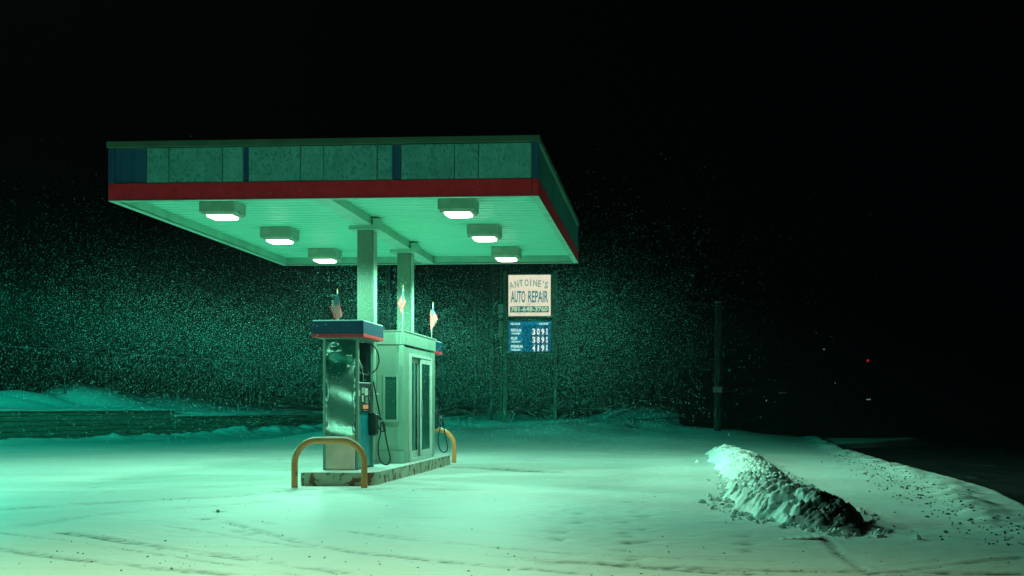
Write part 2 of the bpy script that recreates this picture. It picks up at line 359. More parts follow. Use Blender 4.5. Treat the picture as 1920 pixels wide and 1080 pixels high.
def hfun(X, Y):
    # gentle drifting, then the snow banks that close the lot at the back
    h = .02 * fbm(X * .35, Y * .35, 3) + .006 * fbm(X * 1.6, Y * 1.6, 9) * (Y < 60) + .006 * fbm(X * 5.5, Y * 5.5, 19, 3) * (Y < 30)
    zc = -X * SA + Y * CA
    back = sm(38, 54, zc) * sm(-16, -9, X) * (1 - .75 * sm(1.0, 6, X))
    h = h + back * (.75 + .35 * fbm(X * .28, Y * .28, 21, 4))
    h = h + .9 * np.exp(-((X - .2) / 2.8) ** 2 - ((zc - 57) / 4.) ** 2) * (1 + .5 * fbm(X * .7, Y * .7, 5))
    # shoulder to the carriageway on the right: the road lies a kerb's height lower
    wob = .25 * vnoise(Y * .5, X * .5, 12)
    # kerb line: runs along the street and turns left behind the lot
    edg = .9 * (1 - sm(14, 23, Y)); ex = sm(5.15, 5.35, X + wob + edg - 4.2 * sm(40, 49, Y) ** 1.6); ey = sm(49.0, 49.5, Y + wob) * sm(.6, 1.6, X)
    h = h * (1 - np.maximum(ex, ey) * .9) - .16 * np.maximum(ex, ey)
    h = h + .05 * np.exp(-((X - (4.55 - edg + .03 * np.clip(Y - 20, 0, 60))) / .35) ** 2) * (1 + fbm(X * 3, Y * 3, 8) * 1.6) * sm(12, 16, Y)
    return h
H, WR = ruts(X, Y); Z = hfun(X, Y) + H
nx, ny = len(xs), len(ys)
me = bpy.data.meshes.new('ground'); vv = np.stack([X, Y, Z], -1).reshape(-1, 3)
ii = np.arange(ny * nx).reshape(ny, nx)
ff = np.stack([ii[:-1, :-1], ii[:-1, 1:], ii[1:, 1:], ii[1:, :-1]], -1).reshape(-1, 4)
def fast_mesh(me, vv, ff):
    n = ff.shape[1]
    me.vertices.add(len(vv)); me.vertices.foreach_set('co', vv.astype(np.float32).ravel())
    me.loops.add(ff.size); me.loops.foreach_set('vertex_index', ff.astype(np.int32).ravel())
    me.polygons.add(len(ff)); me.polygons.foreach_set('loop_start', np.arange(0, ff.size, n, dtype=np.int32))
    me.update(calc_edges=True); me.validate()
fast_mesh(me, vv, ff)
me.polygons.foreach_set('use_smooth', np.ones(len(ff), bool))
wa = me.attributes.new('wear', 'FLOAT', 'POINT'); wa.data.foreach_set('value', WR.reshape(-1).astype(np.float32))
me.materials.append(M['ground'])
g = bpy.data.objects.new('ground', me); COL.objects.link(g); g['kind'] = 'structure'

# road: bare wet asphalt beyond the snowy shoulder
M['road'] = mat('wet_asphalt', (.012, .014, .014), (.03, .034, .034), .45, scale=2, stretch=(1, .3, 1), c3=(.10, .12, .12), s3=1.2, t3=.68, bump=.3, bscale=30)
mb = MB().add([(3.9, 3, -.10), (190, 3, -.10), (190, 44, -.10), (190, 110, -.10), (.9, 110, -.10), (.9, 48, -.10), (3.9, 44, -.10), (3.9, 41, -.10)], [(0, 1, 2, 7), (7, 2, 6), (6, 2, 3, 4, 5)])
tag(mb.build('road', M['road']), kind='structure')

# ------------------------------------------------------------------ upper bank behind the retaining wall
A = at(0, 46); B = at(590, 65); D = (B - A); LW = D.length; D.normalize(); NB = Vector((-D.y, D.x, 0))   # NB points back and left
if NB.y < 0: NB = -NB
us = np.linspace(-25, LW + 16, 150); vs_ = np.concatenate([np.linspace(0, 14, 45), np.linspace(15, 60, 24)])
U, V = np.meshgrid(us, vs_)
ustep = 0
for q in range(400):
    t = q / 400 * LW; p = A + D * t; zc = -p.x * SA + p.y * CA
    if (CX + FPX * (p.x * CA + p.y * SA) / zc) < 321: ustep = t
top = np.where(U < ustep + .05, 1.13, .88) * (1 - sm(LW - 1, LW + 14, U) * .75)
PX_ = A.x + D.x * U + NB.x * V; PY_ = A.y + D.y * U + NB.y * V
bankz = top + .06 * sm(0, .4, V) + .06 * sm(1, 5, V)
for px, zc_, py, sg_ in ((-60, 53, 736, 2.2), (25, 56, 731, 1.9), (150, 59, 720, 1.9), (215, 61, 733, 1.6), (300, 63, 737, 2.2), (380, 66, 741, 2.3), (450, 69, 747, 2.3), (520, 72, 757, 2.4), (590, 75, 766, 2.6)):
    q = at(px, zc_); hz_ = CAMH + (HY - py) * zc_ / FPX - 1.0
    bankz = np.maximum(bankz, 1.0 + hz_ * np.exp(-(((PX_ - q.x) ** 2 + (PY_ - q.y) ** 2) / (2 * sg_ ** 2))))
bankz = bankz + .07 * fbm(U * .5, V * .5, 31) * sm(0, 3, V) + .03 * fbm(U * 1.7, V * 1.7, 32) * sm(0, 1, V)
mb = MB()
PX = A.x + D.x * U + NB.x * V; PY = A.y + D.y * U + NB.y * V
me = bpy.data.meshes.new('snow_bank'); n0, n1 = U.shape; ii = np.arange(n0 * n1).reshape(n0, n1)
ff = np.stack([ii[:-1, :-1], ii[:-1, 1:], ii[1:, 1:], ii[1:, :-1]], -1).reshape(-1, 4)
vtop = np.stack([PX, PY, bankz], -1).reshape(-1, 3)
skirt = np.stack([PX[0], PY[0], np.full(n1, -.4)], -1); sf = np.stack([np.arange(n1 - 1) + n0 * n1, np.arange(n1 - 1) + n0 * n1 + 1, ii[0, 1:], ii[0, :-1]], -1)
fast_mesh(me, np.concatenate([vtop, skirt]), np.concatenate([ff, sf]))
me.polygons.foreach_set('use_smooth', np.ones(len(me.polygons), bool)); me.materials.append(M['clean_snow'])
o = bpy.data.objects.new('terrain', me); COL.objects.link(o); o['kind'] = 'structure'

# retaining wall of long blocks
wt = thing('retaining_wall', (A.x, A.y, 0), 'low dark retaining wall of long stacked blocks holding up the snowy bank', 'wall')
def bar(mb, p, q, nrm, t0, t1, z0, z1, c=.012):
    """box between p and q (ground points), from t0 to t1 along nrm"""
    m2 = MB().box(0, (q - p).length, t0, t1, z0, z1, c=c); d = (q - p).normalized()
    mb.add([(p.x + d.x * x + nrm.x * y, p.y + d.y * x + nrm.y * y, z) for x, y, z in m2.v], m2.f)
F_ = -NB
blk = {}
for seg, (u0, u1, ht) in enumerate(((-22, ustep, 1.11), (ustep, LW + 4, .86))):
    nc = 6 if seg == 0 else 5; ch = ht / nc
    for c in range(nc):
        u = u0; k = 0
        while u < u1 - .05:
            l = 2.6 if k else 1.1 + 1.3 * (c % 2)
            e = min(u1, u + l); jit = random.uniform(-.018, .018)
            mb = MB(); bar(mb, A + D * (u + .008), A + D * (e - .008), F_, .02, .24 + jit - c * .012, c * ch + .006, (c + 1) * ch - .012)
            mb.build('block', M['timber'], wt); u = e; k += 1
mb = MB()   # snow lying on the coping
for seg, (u0, u1, ht) in enumerate(((-22, ustep, 1.11), (ustep, LW + 4, .86))):
    n = int((u1 - u0) / .5)
    for i in range(n):
        a = A + D * (u0 + (u1 - u0) * i / n); b = A + D * (u0 + (u1 - u0) * (i + 1) / n)
        h1 = ht + .05 + .02 * math.sin(i * .9)
        v = []
        for p, q_ in ((a, i), (b, i + 1)):
            h1 = ht + .05 + .018 * math.sin(q_ * .9) + .01 * math.sin(q_ * 2.3)
            for t, z in ((-.1, ht - .03), (-.1, h1 + .02), (.12, h1), (.23, h1 - .015), (.262, ht - .005), (.20, ht - .02)): v.append((p.x + F_.x * t, p.y + F_.y * t, z))
        mb.add(v, [(j, j + 1, j + 7, j + 6) for j in range(5)])
        if i == 0: mb.add(v[:6], [(0, 1, 2, 3, 4, 5)])
        if i == n - 1: mb.add(v[6:], [(0, 1, 2, 3, 4, 5)])
o = mb.build('snow_cover', M['clean_snow'], wt, True)
# ridge of ploughed snow at the foot of the wall
us2 = np.linspace(-22, LW + 8, 420); vs2 = np.linspace(0, 1, 16); U2, V2 = np.meshgrid(us2, vs2)
wid = 1.9 + .5 * vnoise(U2 * .6, U2 * 0, 4); hh = (.14 + .16 * sm(4, 19, U2)) * (1 + 1.1 * fbm(U2 * 1.1, V2 * 2, 14)) * np.sin(np.clip(V2 * 1.0 + .12, 0, 1) * math.pi) ** .8
hh = np.maximum(hh, .0) * (1 + .5 * fbm(U2 * 3.5, V2 * 6, 15)) - .012
PX = A.x + D.x * U2 + F_.x * (.15 + V2 * wid); PY = A.y + D.y * U2 + F_.y * (.15 + V2 * wid)
base = hfun(PX, PY); n0, n1 = U2.shape; ii = np.arange(n0 * n1).reshape(n0, n1)
me = bpy.data.meshes.new('snow_ridge'); fast_mesh(me, np.stack([PX, PY, base + hh], -1).reshape(-1, 3), np.stack([ii[:-1, :-1], ii[:-1, 1:], ii[1:, 1:], ii[1:, :-1]], -1).reshape(-1, 4))
me.polygons.foreach_set('use_smooth', np.ones(len(me.polygons), bool)); me.materials.append(M['pile'])
o = bpy.data.objects.new('snow_ridge', me); COL.objects.link(o); tag(o, 'low lumpy ridge of shovelled snow along the foot of the retaining wall', 'snow ridge')

# chain link fence on the bank
A2 = at(-60, 51.3); B2 = at(520, 76)
fl = thing('chain_link_fence', (A2.x, A2.y, 1.2), 'faint chain link fence with a thin top rail on the bank at far left', 'fence')
def fz(t): return 3.68
dF = B2 - A2; n = 7
MB().tube([A2 + dF * (i / 20) + Vector((0, 0, 3.68 + .02 * math.sin(i * 1.7))) for i in range(21)], .03, 6).build('rail', M['fence'], fl, True)
for px in (-40, 122, 212, 305, 395, 490):
    t = 0.
    for q in range(1001):
        p = A2 + dF * (q / 1000); zc = -p.x * SA + p.y * CA
        if CX + FPX * (p.x * CA + p.y * SA) / zc < px: t = q / 1000
    p = A2 + dF * t
    MB().tube([(p.x, p.y, 1.0), (p.x, p.y, 3.74)], .035, 8).build('post', M['fence'], fl, True)
mb = MB(); LF = dF.length; e = dF.normalized(); sp = .26; Hh = 1.95
for i in range(int((LF + Hh) / sp)):
    for sgn in (1, -1):
        s0 = i * sp - (Hh if sgn > 0 else 0); s1 = s0 + sgn * Hh if sgn > 0 else i * sp - Hh
        a, za, b, zb = (s0, 1.7, s0 + Hh, 1.7 + Hh) if sgn > 0 else (i * sp, 1.7, i * sp - Hh, 1.7 + Hh)
        if a < 0: za += (0 - a) * (zb - za) / (b - a); a = 0
        if b < 0: zb = za + (0 - a) * (zb - za) / (b - a); b = 0
        if a > LF: za += (LF - a) * (zb - za) / (b - a); a = LF
        if b > LF: zb = za + (LF - a) * (zb - za) / (b - a); b = LF
        if abs(a - b) < .02: continue
        mb.tube([A2 + e * a + Vector((0, 0, za)), A2 + e * b + Vector((0, 0, zb))], .0035, 3, False)
tag(mb.build('wire_mesh', M['fence'], fl), kind='stuff')

# ------------------------------------------------------------------ canopy
X0, X1, Y0, Y1 = -8.88, -1.94, 20.80, 30.72; ZB, ZR, ZT, ZC = 4.59, 4.86, 5.43, 4.75
cn = thing('canopy', ((X0 + X1) / 2, (Y0 + Y1) / 2, 0), 'flat fuel canopy on two square columns with a red edge stripe and weathered fascia', 'canopy')
def fx(px):  # X on the front fascia plane at photo pixel px
    k = (px - CX) / FPX; # X*CA+Y0*SA = k*(-X*SA+Y0*CA)
    return (k * Y0 * CA - Y0 * SA) / (CA + k * SA)
seams = [213, 274, 316, 417, 455, 465, 563, 606, 707, 735, 752, 852, 897, 996]
for i, (a, b) in enumerate(zip(seams[:-1], seams[1:])):
    blue = i in (0, 4, 9); m = M['fblue'] if blue else (M['fascia'] if i % 3 else M['fascia2'])
    d = -.012 if blue else random.uniform(-.004, .008)
    o = MB().box(fx(a) + .007, fx(b) - .007, Y0 + .02 + d * -1, Y0 + .05, ZR + .012, ZT - .012, c=.003).build('fascia_panel', m, cn)
    if i == 0: o['label'] = 'dark blue end panel of the fascia'
MB().box(X0 + .05, X1 - .05, Y0 + .052, Y0 + .10, ZB + .02, ZT).build('fascia_back', M['lip'], cn)
MB().box(X0 + .05, X1 - .05, Y1 - .10, Y1 - .052, ZB + .02, ZT).build('fascia_back', M['lip'], cn)
MB().box(X0 + .052, X0 + .10, Y0 + .104, Y1 - .104, ZB + .02, ZT).build('fascia_back', M['lip'], cn)
MB().box(X1 - .10, X1 - .052, Y0 + .104, Y1 - .104, ZB + .02, ZT).build('fascia_back', M['lip'], cn)
yy = np.linspace(Y0 + .10, Y1 - .10, 8)
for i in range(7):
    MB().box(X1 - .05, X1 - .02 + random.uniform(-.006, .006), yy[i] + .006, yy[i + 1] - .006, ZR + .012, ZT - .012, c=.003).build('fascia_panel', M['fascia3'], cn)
    MB().box(X0 + .02, X0 + .05, yy[i] + .006, yy[i + 1] - .006, ZR + .012, ZT - .012, c=.003).build('fascia_panel', M['fascia'], cn)
xx = np.linspace(X0 + .10, X1 - .10, 7)
for i in range(6): MB().box(xx[i] + .006, xx[i + 1] - .006, Y1 - .05, Y1 - .02, ZR + .012, ZT - .012, c=.003).build('fascia_panel', M['fascia'], cn)
# red stripe and the bent lower flange
MB().box(fx(213), fx(996), Y0 + .008, Y0 + .05, ZB + .004, ZR, c=.004).build('red_stripe', M['red'], cn)
MB().box(X1 - .05, X1 - .008, Y0 + .10, Y1 - .10, ZB + .004, ZR, c=.004).build('red_stripe', M['red'], cn)
MB().box(X0 + .008, X0 + .05, Y0 + .10, Y1 - .10, ZB + .004, ZR, c=.004).build('red_stripe', M['red'], cn)
MB().box(X0 + .10, X1 - .10, Y1 - .05, Y1 - .008, ZB + .004, ZR, c=.004).build('red_stripe', M['red'], cn)
# top cap and corner posts
for (a, b, c, d) in ((X0 - .02, X1 + .02, Y0 - .02, Y0 + .12), (X0 - .02, X1 + .02, Y1 - .12, Y1 + .02), (X0 - .02, X0 + .12, Y0 + .122, Y1 - .122), (X1 - .12, X1 + .02, Y0 + .122, Y1 - .122)):
    MB().box(a, b, c, d, ZT + .002, ZT + .105, c=.006).build('cap_trim', M['fcap'], cn)
for x in (X0, X1 - .10):
    for y in (Y0, Y1 - .10):
        MB().box(x, x + .10, y, y + .10, ZR + .002, ZT, c=.006).build('corner_post', M['fblue'], cn)
        MB().box(x, x + .10, y, y + .10, ZB + .002, ZR, c=.006).build('corner_post', M['red'], cn)
# lower flanges (bright lit edges)
for a, b, c, d in ((X0 + .0, X1 - .0, Y0 + .0, Y0 + .11), (X0, X1, Y1 - .11, Y1), (X0, X0 + .11, Y0 + .112, Y1 - .112), (X1 - .11, X1, Y0 + .112, Y1 - .112)):
    MB().box(a, b, c, d, ZB - .012, ZB, c=.002).build('flange', M['lip'], cn)
MB().box(X0 + .10, X1 - .10, Y0 + .10, Y1 - .10, ZT - .12, ZT - .08).build('roof_deck', M['fcap'], cn)
# ribbed soffit sheets running across
NP = 33; pw = (Y1 - Y0 - .21) / NP; w = X1 - X0 - .204
pm = bpy.data.meshes.new('soffit_plank')
prof = [(0.004, .03), (.004, .012), (.03, 0), (pw * .62, 0), (pw * .66, .010), (pw * .86, .010), (pw * .9, 0), (pw - .018, 0), (pw - .004, .012), (pw - .004, .03)]
v = [(x, y, z) for x in (0, w) for y, z in prof]; n = len(prof)
pm.from_pydata(v, [], [(i, (i + 1) % n, n + (i + 1) % n, n + i) for i in range(n)] + [tuple(range(n)), tuple(range(n, 2 * n))]); pm.materials.append(M['ceil'])
for i in range(NP):
    o = bpy.data.objects.new('soffit_plank', pm); COL.objects.link(o); o.parent = cn
    o.location = (X0 + .102 - cn.location.x, Y0 + .105 + i * pw - cn.location.y, ZC + random.uniform(-.003, .003))
XB0, XB1 = -5.57, -5.29
mb = MB().box(XB0, XB1, Y0 + .11, Y1 - .11, ZB + .0, ZB + .02, c=.003); mb.box(XB0 + .02, XB1 - .02, Y0 + .11, Y1 - .11, ZB + .021, ZC - .002)
mb.build('beam', M['beam'], cn)
for yc in (24.02, 27.70):
    c = MB().box(XB0, XB1, yc, yc + .34, .225, ZB - .085, c=.006); o = c.build('column', M['colpaint'], cn)
    MB().box(XB1 + .001, XB1 + .018, yc + .055, yc + .335, .226, ZB - .09, c=.003).build('side_channel', M['paint_grimy'], o)
    MB().box(XB0 - .15, XB1 + .13, yc - .04, yc + .38, ZB - .083, ZB - .052, c=.004).build('cap_plate', M['beam'], o)
    MB().box(XB0 - .15, XB1 + .13, yc - .03, yc - .012, ZB - .051, ZB - .003, c=.003).build('stiffener', M['beam'], o)
    MB().box(XB1 + .004, XB1 + .13, yc - .011, yc + .34, ZB - .05, ZC - .03, c=.01).build('bracket', M['beam'], o)
    MB().box(XB0 - .06, XB1 + .06, yc - .05, yc + .39, .222, .24, c=.004).build('base_plate', M['grey'], o)

# canopy lights
def beam_profile(ld, p, zmin):
    """wide drop-lens distribution: intensity rises towards the sides as in a real canopy fixture"""
    ld.use_nodes = True; nt = ld.node_tree; e = nt.nodes['Emission']
    tc = nt.nodes.new('ShaderNodeTexCoord'); sp = nt.nodes.new('ShaderNodeSeparateXYZ'); nt.links.new(tc.outputs['Normal'], sp.inputs[0])
    prev = sp.outputs[2]
    for op, val in (('ABSOLUTE', None), ('MAXIMUM', zmin), ('POWER', -p)):
        m = nt.nodes.new('ShaderNodeMath'); m.operation = op; nt.links.new(prev, m.inputs[0])
        if val is not None: m.inputs[1].default_value = val
        prev = m.outputs[0]
    nt.links.new(prev, e.inputs['Strength'])
def light(x, y, label, i):
    L = thing('canopy_light', (x, y, ZC), label, 'light fixture', 'box lights under the canopy')
    hw, hd = .30, .32
    mb = MB()
    zt, zm, zb = ZC - .004, ZC - .19, ZC - .235
    def ring(a, b, z): return [(x - a, y - b, z), (x + a, y - b, z), (x + a, y + b, z), (x - a, y + b, z)]
    v = ring(hw, hd, zt) + ring(hw, hd, zm) + ring(hw - .05, hd - .05, zb) + ring(.215, .215, zb) + ring(.215, .215, zb + .05)
    f = [(0, 1, 2, 3)] + [(k * 4 + j, k * 4 + (j + 1) % 4, k * 4 + 4 + (j + 1) % 4, k * 4 + 4 + j) for k in range(4) for j in range(4)] + [(16, 17, 18, 19)]
    mb.add(v, f); mb.build('housing', M['house'], L)
    m2 = MB(); v = ring(.21, .21, zb + .006) + ring(.20, .20, zb - .03) + ring(.13, .13, zb - .05)
    m2.add(v, [(k * 4 + j, k * 4 + (j + 1) % 4, k * 4 + 4 + (j + 1) % 4, k * 4 + 4 + j) for k in range(2) for j in range(4)] + [(0, 1, 2, 3), (8, 9, 10, 11)])
    m2.build('lens', M['lens'], L)
    for s_ in (-1, 1):
        MB().box(x + s_ * .30, x + s_ * .312, y - .06, y + .06, zm - .02, zm + .03, c=.002).build('latch', M['grey'], L)
    for nm, colr, pw_, ang, bl in (('lamp_mint', MINT, P_MINT, 160, .45), ('lamp_teal', TEAL, P_TEAL, 163, .45)):
        ld = bpy.data.lights.new(nm, 'SPOT'); ld.color = colr; ld.energy = pw_; ld.spot_size = math.radians(ang); ld.spot_blend = bl; ld.shadow_soft_size = .14
        beam_profile(ld, 2.25 if nm == 'lamp_mint' else 2.1, .26)
        lo = bpy.data.objects.new(nm, ld); COL.objects.link(lo); lo.parent = L; lo.location = (0, 0, zb - .20 - ZC)
XL, XR = -7.47, -3.42
labs = ['rust-streaked box light nearest the front left corner of the canopy', 'middle box light in the left row under the canopy', 'rearmost box light in the left row, close to the back edge',
        'front box light in the right row under the canopy', 'middle box light in the right row under the canopy', 'rearmost box light in the right row, above the repair sign']
for k, (xx_, y) in enumerate([(XL, 22.2), (XL, 25.6), (XL, 29.1), (XR, 22.2), (XR, 25.5), (XR, 29.1)]): light(xx_, y, labs[k], k)

# ------------------------------------------------------------------ pump island
IX0, IX1, IY0, IY1, IZ = -5.87, -4.64, 21.25, 29.25, .22
isl = thing('pump_island', ((IX0 + IX1) / 2, IY0, 0), 'long raised concrete pump island with stained worn edges and snow on top', 'pump island')
def rrect(x0, x1, y0, y1, r, n=6):
    P = []
    for cx, cy, a0 in ((x1 - r, y0 + r, -90), (x1 - r, y1 - r, 0), (x0 + r, y1 - r, 90), (x0 + r, y0 + r, 180)):
        for k in range(n + 1):
            t = math.radians(a0 + 90 * k / n); P.append((cx + r * math.cos(t), cy + r * math.sin(t)))
    return P
def isl_poly(o_):
    a = rrect(IX0 - o_, IX1 + o_, IY0 - o_, IY1 + o_, .34)
    # the front left corner is nearly square, as in the photograph
    b = rrect(IX0 - o_, IX1 + o_, IY0 - o_, IY1 + o_, .07)
    return a[:21] + b[21:]
MB().prism(isl_poly(0), -.05, IZ - .012).build('kerb_block', M['conc'], isl)
mb = MB(); P0 = isl_poly(.0); P1 = isl_poly(-.03); n = len(P0)
mb.add([(x, y, IZ - .0115) for x, y in P0] + [(x, y, IZ + .004) for x, y in P1], [tuple(range(n, 2 * n))] + [(i, (i + 1) % n, n + (i + 1) % n, n + i) for i in range(n)])
mb.build('snow_cover', M['clean_snow'], isl)

# ------------------------------------------------------------------ hoops
def hoop(y, label):
    L = thing('guard_hoop', (-5.26, y, 0), label, 'crash barrier', 'yellow guard hoops at the ends of the island')
    xl, xr, zt, r = -5.82, -4.70, .745, .36; pts = [(xl, y, -.05), (xl, y, .2)]
    for k in range(9):
        t = math.pi - math.pi / 2 * k / 8; pts.append((xl + r + r * math.cos(t), y, zt - r + r * math.sin(t)))
    for k in range(9):
        t = math.pi / 2 - math.pi / 2 * k / 8; pts.append((xr - r + r * math.cos(t), y, zt - r + r * math.sin(t)))
    pts += [(xr, y, .2), (xr, y, -.05)]
    MB().tube(pts, .052, 16).build('pipe', M['yellow'], L, True)
    mb = MB(); q = [p for p in pts if p[2] > .68]; mb.tube([(a, b, c + .012) for a, b, c in q], .044, 12)
    mb.build('snow_dusting', M['clean_snow'], L, True)
    return L
hoop(20.76, 'chipped yellow pipe hoop standing in front of the near fuel pump')
hoop(29.85, 'yellow pipe hoop at the far end of the island, behind the booth')

# ------------------------------------------------------------------ dispenser
def dispenser(y0, label):
    xc = -5.33; R = thing('fuel_dispenser', (xc, y0, IZ), label, 'fuel pump', 'fuel dispensers on the island')
    z0 = IZ + .006; yb = y0 + 1.22
    for ya, s in ((y0, 1), (yb, -1)):
        pm = MB(); gx, gz = 28, 70
        for b_ in range(gz + 1):
            for a_ in range(gx + 1):
                X_ = xc - .25 + .5 * a_ / gx; Z_ = .80 + 1.6 * b_ / gz; e_ = min(1, 12 * a_ / gx, 12 * (1 - a_ / gx)) * min(1, 12 * (1 - b_ / gz), 12 * b_ / gz)
                dd = .020 * math.exp(-((X_ - xc + .06) / .13) ** 2 - ((Z_ - 2.02) / .11) ** 2) - .010 * math.exp(-((X_ - xc - .12) / .12) ** 2 - ((Z_ - 2.12) / .10) ** 2) \
                    + .007 * math.exp(-((X_ - xc + .10) / .06) ** 2 - ((Z_ - 2.28) / .05) ** 2) + .006 * math.sin((Z_ - .8) * 7 + (X_ - xc) * 2.5) * (Z_ < 2.4) * .5
                pm.v.append((X_, ya + s * (dd * e_), Z_))
        for b_ in range(gz):
            for a_ in range(gx): k_ = b_ * (gx + 1) + a_; pm.f.append((k_, k_ + 1, k_ + gx + 2, k_ + gx + 1)); pm.m.append(0)
        pm.build('end_panel', M['steel'], R, True)
        MB().box(xc - .24, xc + .24, ya + s * .03, ya + s * .05, .81, 2.39).build('panel_backing', M['dark'], R)
        MB().box(xc - .25, xc + .25, ya - s * .004, ya + s * .055, z0, .795, c=.004).build('kick_panel', M['steel2'], R)
        for sx in (-1, 1):
            MB().box(xc + sx * .252, xc + sx * .30, ya + s * .01, ya + s * .07, z0, 2.40, c=.004).build('corner_trim', M['paint_grimy'], R)
    MB().box(xc - .24, xc + .24, y0 + .06, yb - .06, z0, 1.195, c=.004).build('cabinet', M['dark'], R)
    MB().box(xc - .26, xc + .26, y0 + .075, yb - .075, 1.20, 1.66, c=.01).build('console', M['dark'], R)
    MB().box(xc - .27, xc + .27, y0 + .07, yb - .07, 1.662, 1.69, c=.004).build('console_lid', M['grey'], R)
    for s in (-1, 1):
        xf = xc + s * .241
        MB().box(xf, xf + s * .018, y0 + .10, yb - .10, z0 + .03, 1.185, c=.004).build('cabinet_door', M['door'], R)
        # faint dark emblem and number stencilled on the door
        mb = MB(); xm = xf + s * .0185
        n = 12
        for a0 in range(n):
            t0, t1 = math.pi * a0 / n, math.pi * (a0 + 1) / n
            mb.add([(xm, y0 + .48 + .13 * math.cos(t0), 1.0 + .10 * math.sin(t0)), (xm, y0 + .48 + .13 * math.cos(t1), 1.0 + .10 * math.sin(t1)),
                    (xm, y0 + .48 + .09 * math.cos(t1), 1.0 + .06 * math.sin(t1)), (xm, y0 + .48 + .09 * math.cos(t0), 1.0 + .06 * math.sin(t0))], [(0, 1, 2, 3)])
        for r_ in range(3):
            for c_ in range(2):
                yq = y0 + .41 + c_ * .09; zq = .90 - r_ * .055
                mb.add([(xm, yq, zq), (xm, yq + .06, zq), (xm, yq + .06, zq - .035), (xm, yq, zq - .035)], [(0, 1, 2, 3)])
        tag(mb.build('stencil', M['fblue'], R), kind='stuff')
        xg = xc + s * .262
        def plate(nm, ya, yb_, za, zb_, m, d=.008): MB().box(xg, xg + s * d, y0 + ya, y0 + yb_, za, zb_, c=.001).build(nm, m, R)
        plate('screen', .42, .58, 1.50, 1.60, M['lcd']); plate('sticker', .62, .86, 1.47, 1.59, M['label'])
        plate('sticker', .40, .52, 1.36, 1.47, M['label']); plate('keypad', .64, .84, 1.33, 1.44, M['grey'], .014)
        plate('card_slot', .12, .26, 1.46, 1.56, M['label']); plate('button', .94, 1.0, 1.49, 1.55, M['grey'], .014); plate('button', .94, 1.0, 1.40, 1.46, M['grey'], .014)
        plate('price_display', .52, .88, 1.24, 1.31, M['orange']); plate('shelf', .10, 1.08, 1.195, 1.215, M['dark'], .03)
        # nozzle boot, nozzle
        bx = xc + s * .262
        MB().box(bx, bx + s * .13, yb - .30, yb - .06, .78, 1.16, c=.02).build('nozzle_boot', M['dark'], R)
        MB().box(bx + s * .0, bx + s * .10, yb - .29, yb - .07, 1.162, 1.19, c=.008).build('boot_cap', M['grey'], R)
        yn = yb - .02; xn = bx + s * .10
        nz = MB().tube([(xn - s * .03, yn - .10, 1.14), (xn + s * .05, yn - .03, 1.08), (xn + s * .10, yn + .02, .98), (xn + s * .12, yn + .05, .84)], .026, 8)
        nz.tube(spline([(xn + s * .02, yn - .05, 1.10), (xn + s * .00, yn, .98), (xn + s * .05, yn + .03, .86), (xn + s * .11, yn + .05, .84)], 4), .012, 6)
        nzo = nz.build('nozzle', M['dark'], R, True)
        MB().tube([(xn - s * .02, yn - .09, 1.12), (xn - s * .055, yn - .13, 1.14)], .012, 6).build('spout', M['galv'], nzo, True)
        MB().tube([(xn + s * .055, yn - .02, 1.05), (xn + s * .075, yn, 1.02)], .031, 8).build('swivel', M['galv'], nzo, True)
        k = 1 if s > 0 else 1.35
        # lower hose loop, then up to the top of the pump
        h = spline([(xn + s * .12, yn + .05, .84), (xn + s * .15 * k, yn + .10, .62), (xn + s * .19 * k, yn + .16, .36), (xn + s * .13 * k, yn + .18, .255), (xn + s * .02, yn + .12, .33), (xn - s * .00, yn + .06, .60), (xn + s * .05, yn + .03, .85),
                    (xn + s * .05, yn - .01, 1.10), (xn - s * .01, yn - .06, 1.45), (xn - s * .05, yn - .10, 1.72)], 8)
        MB().tube(h, .013, 8).build('hose', M['hose'], R, True)
        h = spline([(xc + s * .20, y0 + .95, 2.39), (xc + s * .36, y0 + 1.02, 2.30), (xc + s * .42, y0 + 1.05, 2.10), (xc + s * .38, y0 + 1.0, 1.92), (xc + s * .26, y0 + .85, 1.83), (xc + s * .14, y0 + .62, 1.88), (xc + s * .10, y0 + .45, 2.06)], 8)
        MB().tube(h, .013, 8).build('hose', M['hose'], R, True)
        hs = MB().tube([(xc + s * .12, y0 + .36, 2.16), (xc + s * .19, y0 + .52, 2.04), (xc + s * .22, y0 + .62, 1.93)], .022, 8)
        hs.tube([(xc + s * .22, y0 + .62, 1.93), (xc + s * .23, y0 + .68, 1.80), (xc + s * .22, y0 + .70, 1.69)], .007, 6)
        hs.build('breakaway', M['galv'], R, True)
        MB().box(xc + s * .10, xc + s * .22, y0 + .30, y0 + .36, 2.20, 2.26, c=.01).build('hose_clip', M['galv'], R)
    for ya in (y0 + .09, yb - .13): MB().box(xc - .05, xc + .05, ya, ya + .04, 1.69, 2.40).build('inner_post', M['grey'], R)
    # topper
    tx0, tx1, ty0, ty1 = xc - .41, xc + .45, y0 - .28, y0 + 1.28
    MB().box(tx0, tx1, ty0, ty1, 2.475, 2.68, c=.004).build('topper', M['blue'], R)
    MB().box(tx0 - .002, tx1 + .002, ty0 - .002, ty1 + .002, 2.42, 2.473, c=.003).build('red_stripe', M['redb'], R)
    MB().box(tx0 + .01, tx1 - .01, ty0 + .01, ty1 - .01, 2.682, 2.70, c=.006).build('snow_cover', M['clean_snow'], R)
    MB().box(tx0 + .06, tx1 - .06, ty0 + .06, ty1 - .06, 2.405, 2.419).build('topper_base', M['grey'], R)
    return R
d1 = dispenser(21.78, 'near fuel pump with polished steel end and a blue topper edged in red')
d2 = copy_tree(d1); d2.location = (-5.33, 28.05, IZ); d2['label'] = 'far fuel pump mostly hidden behind the pale attendant booth'

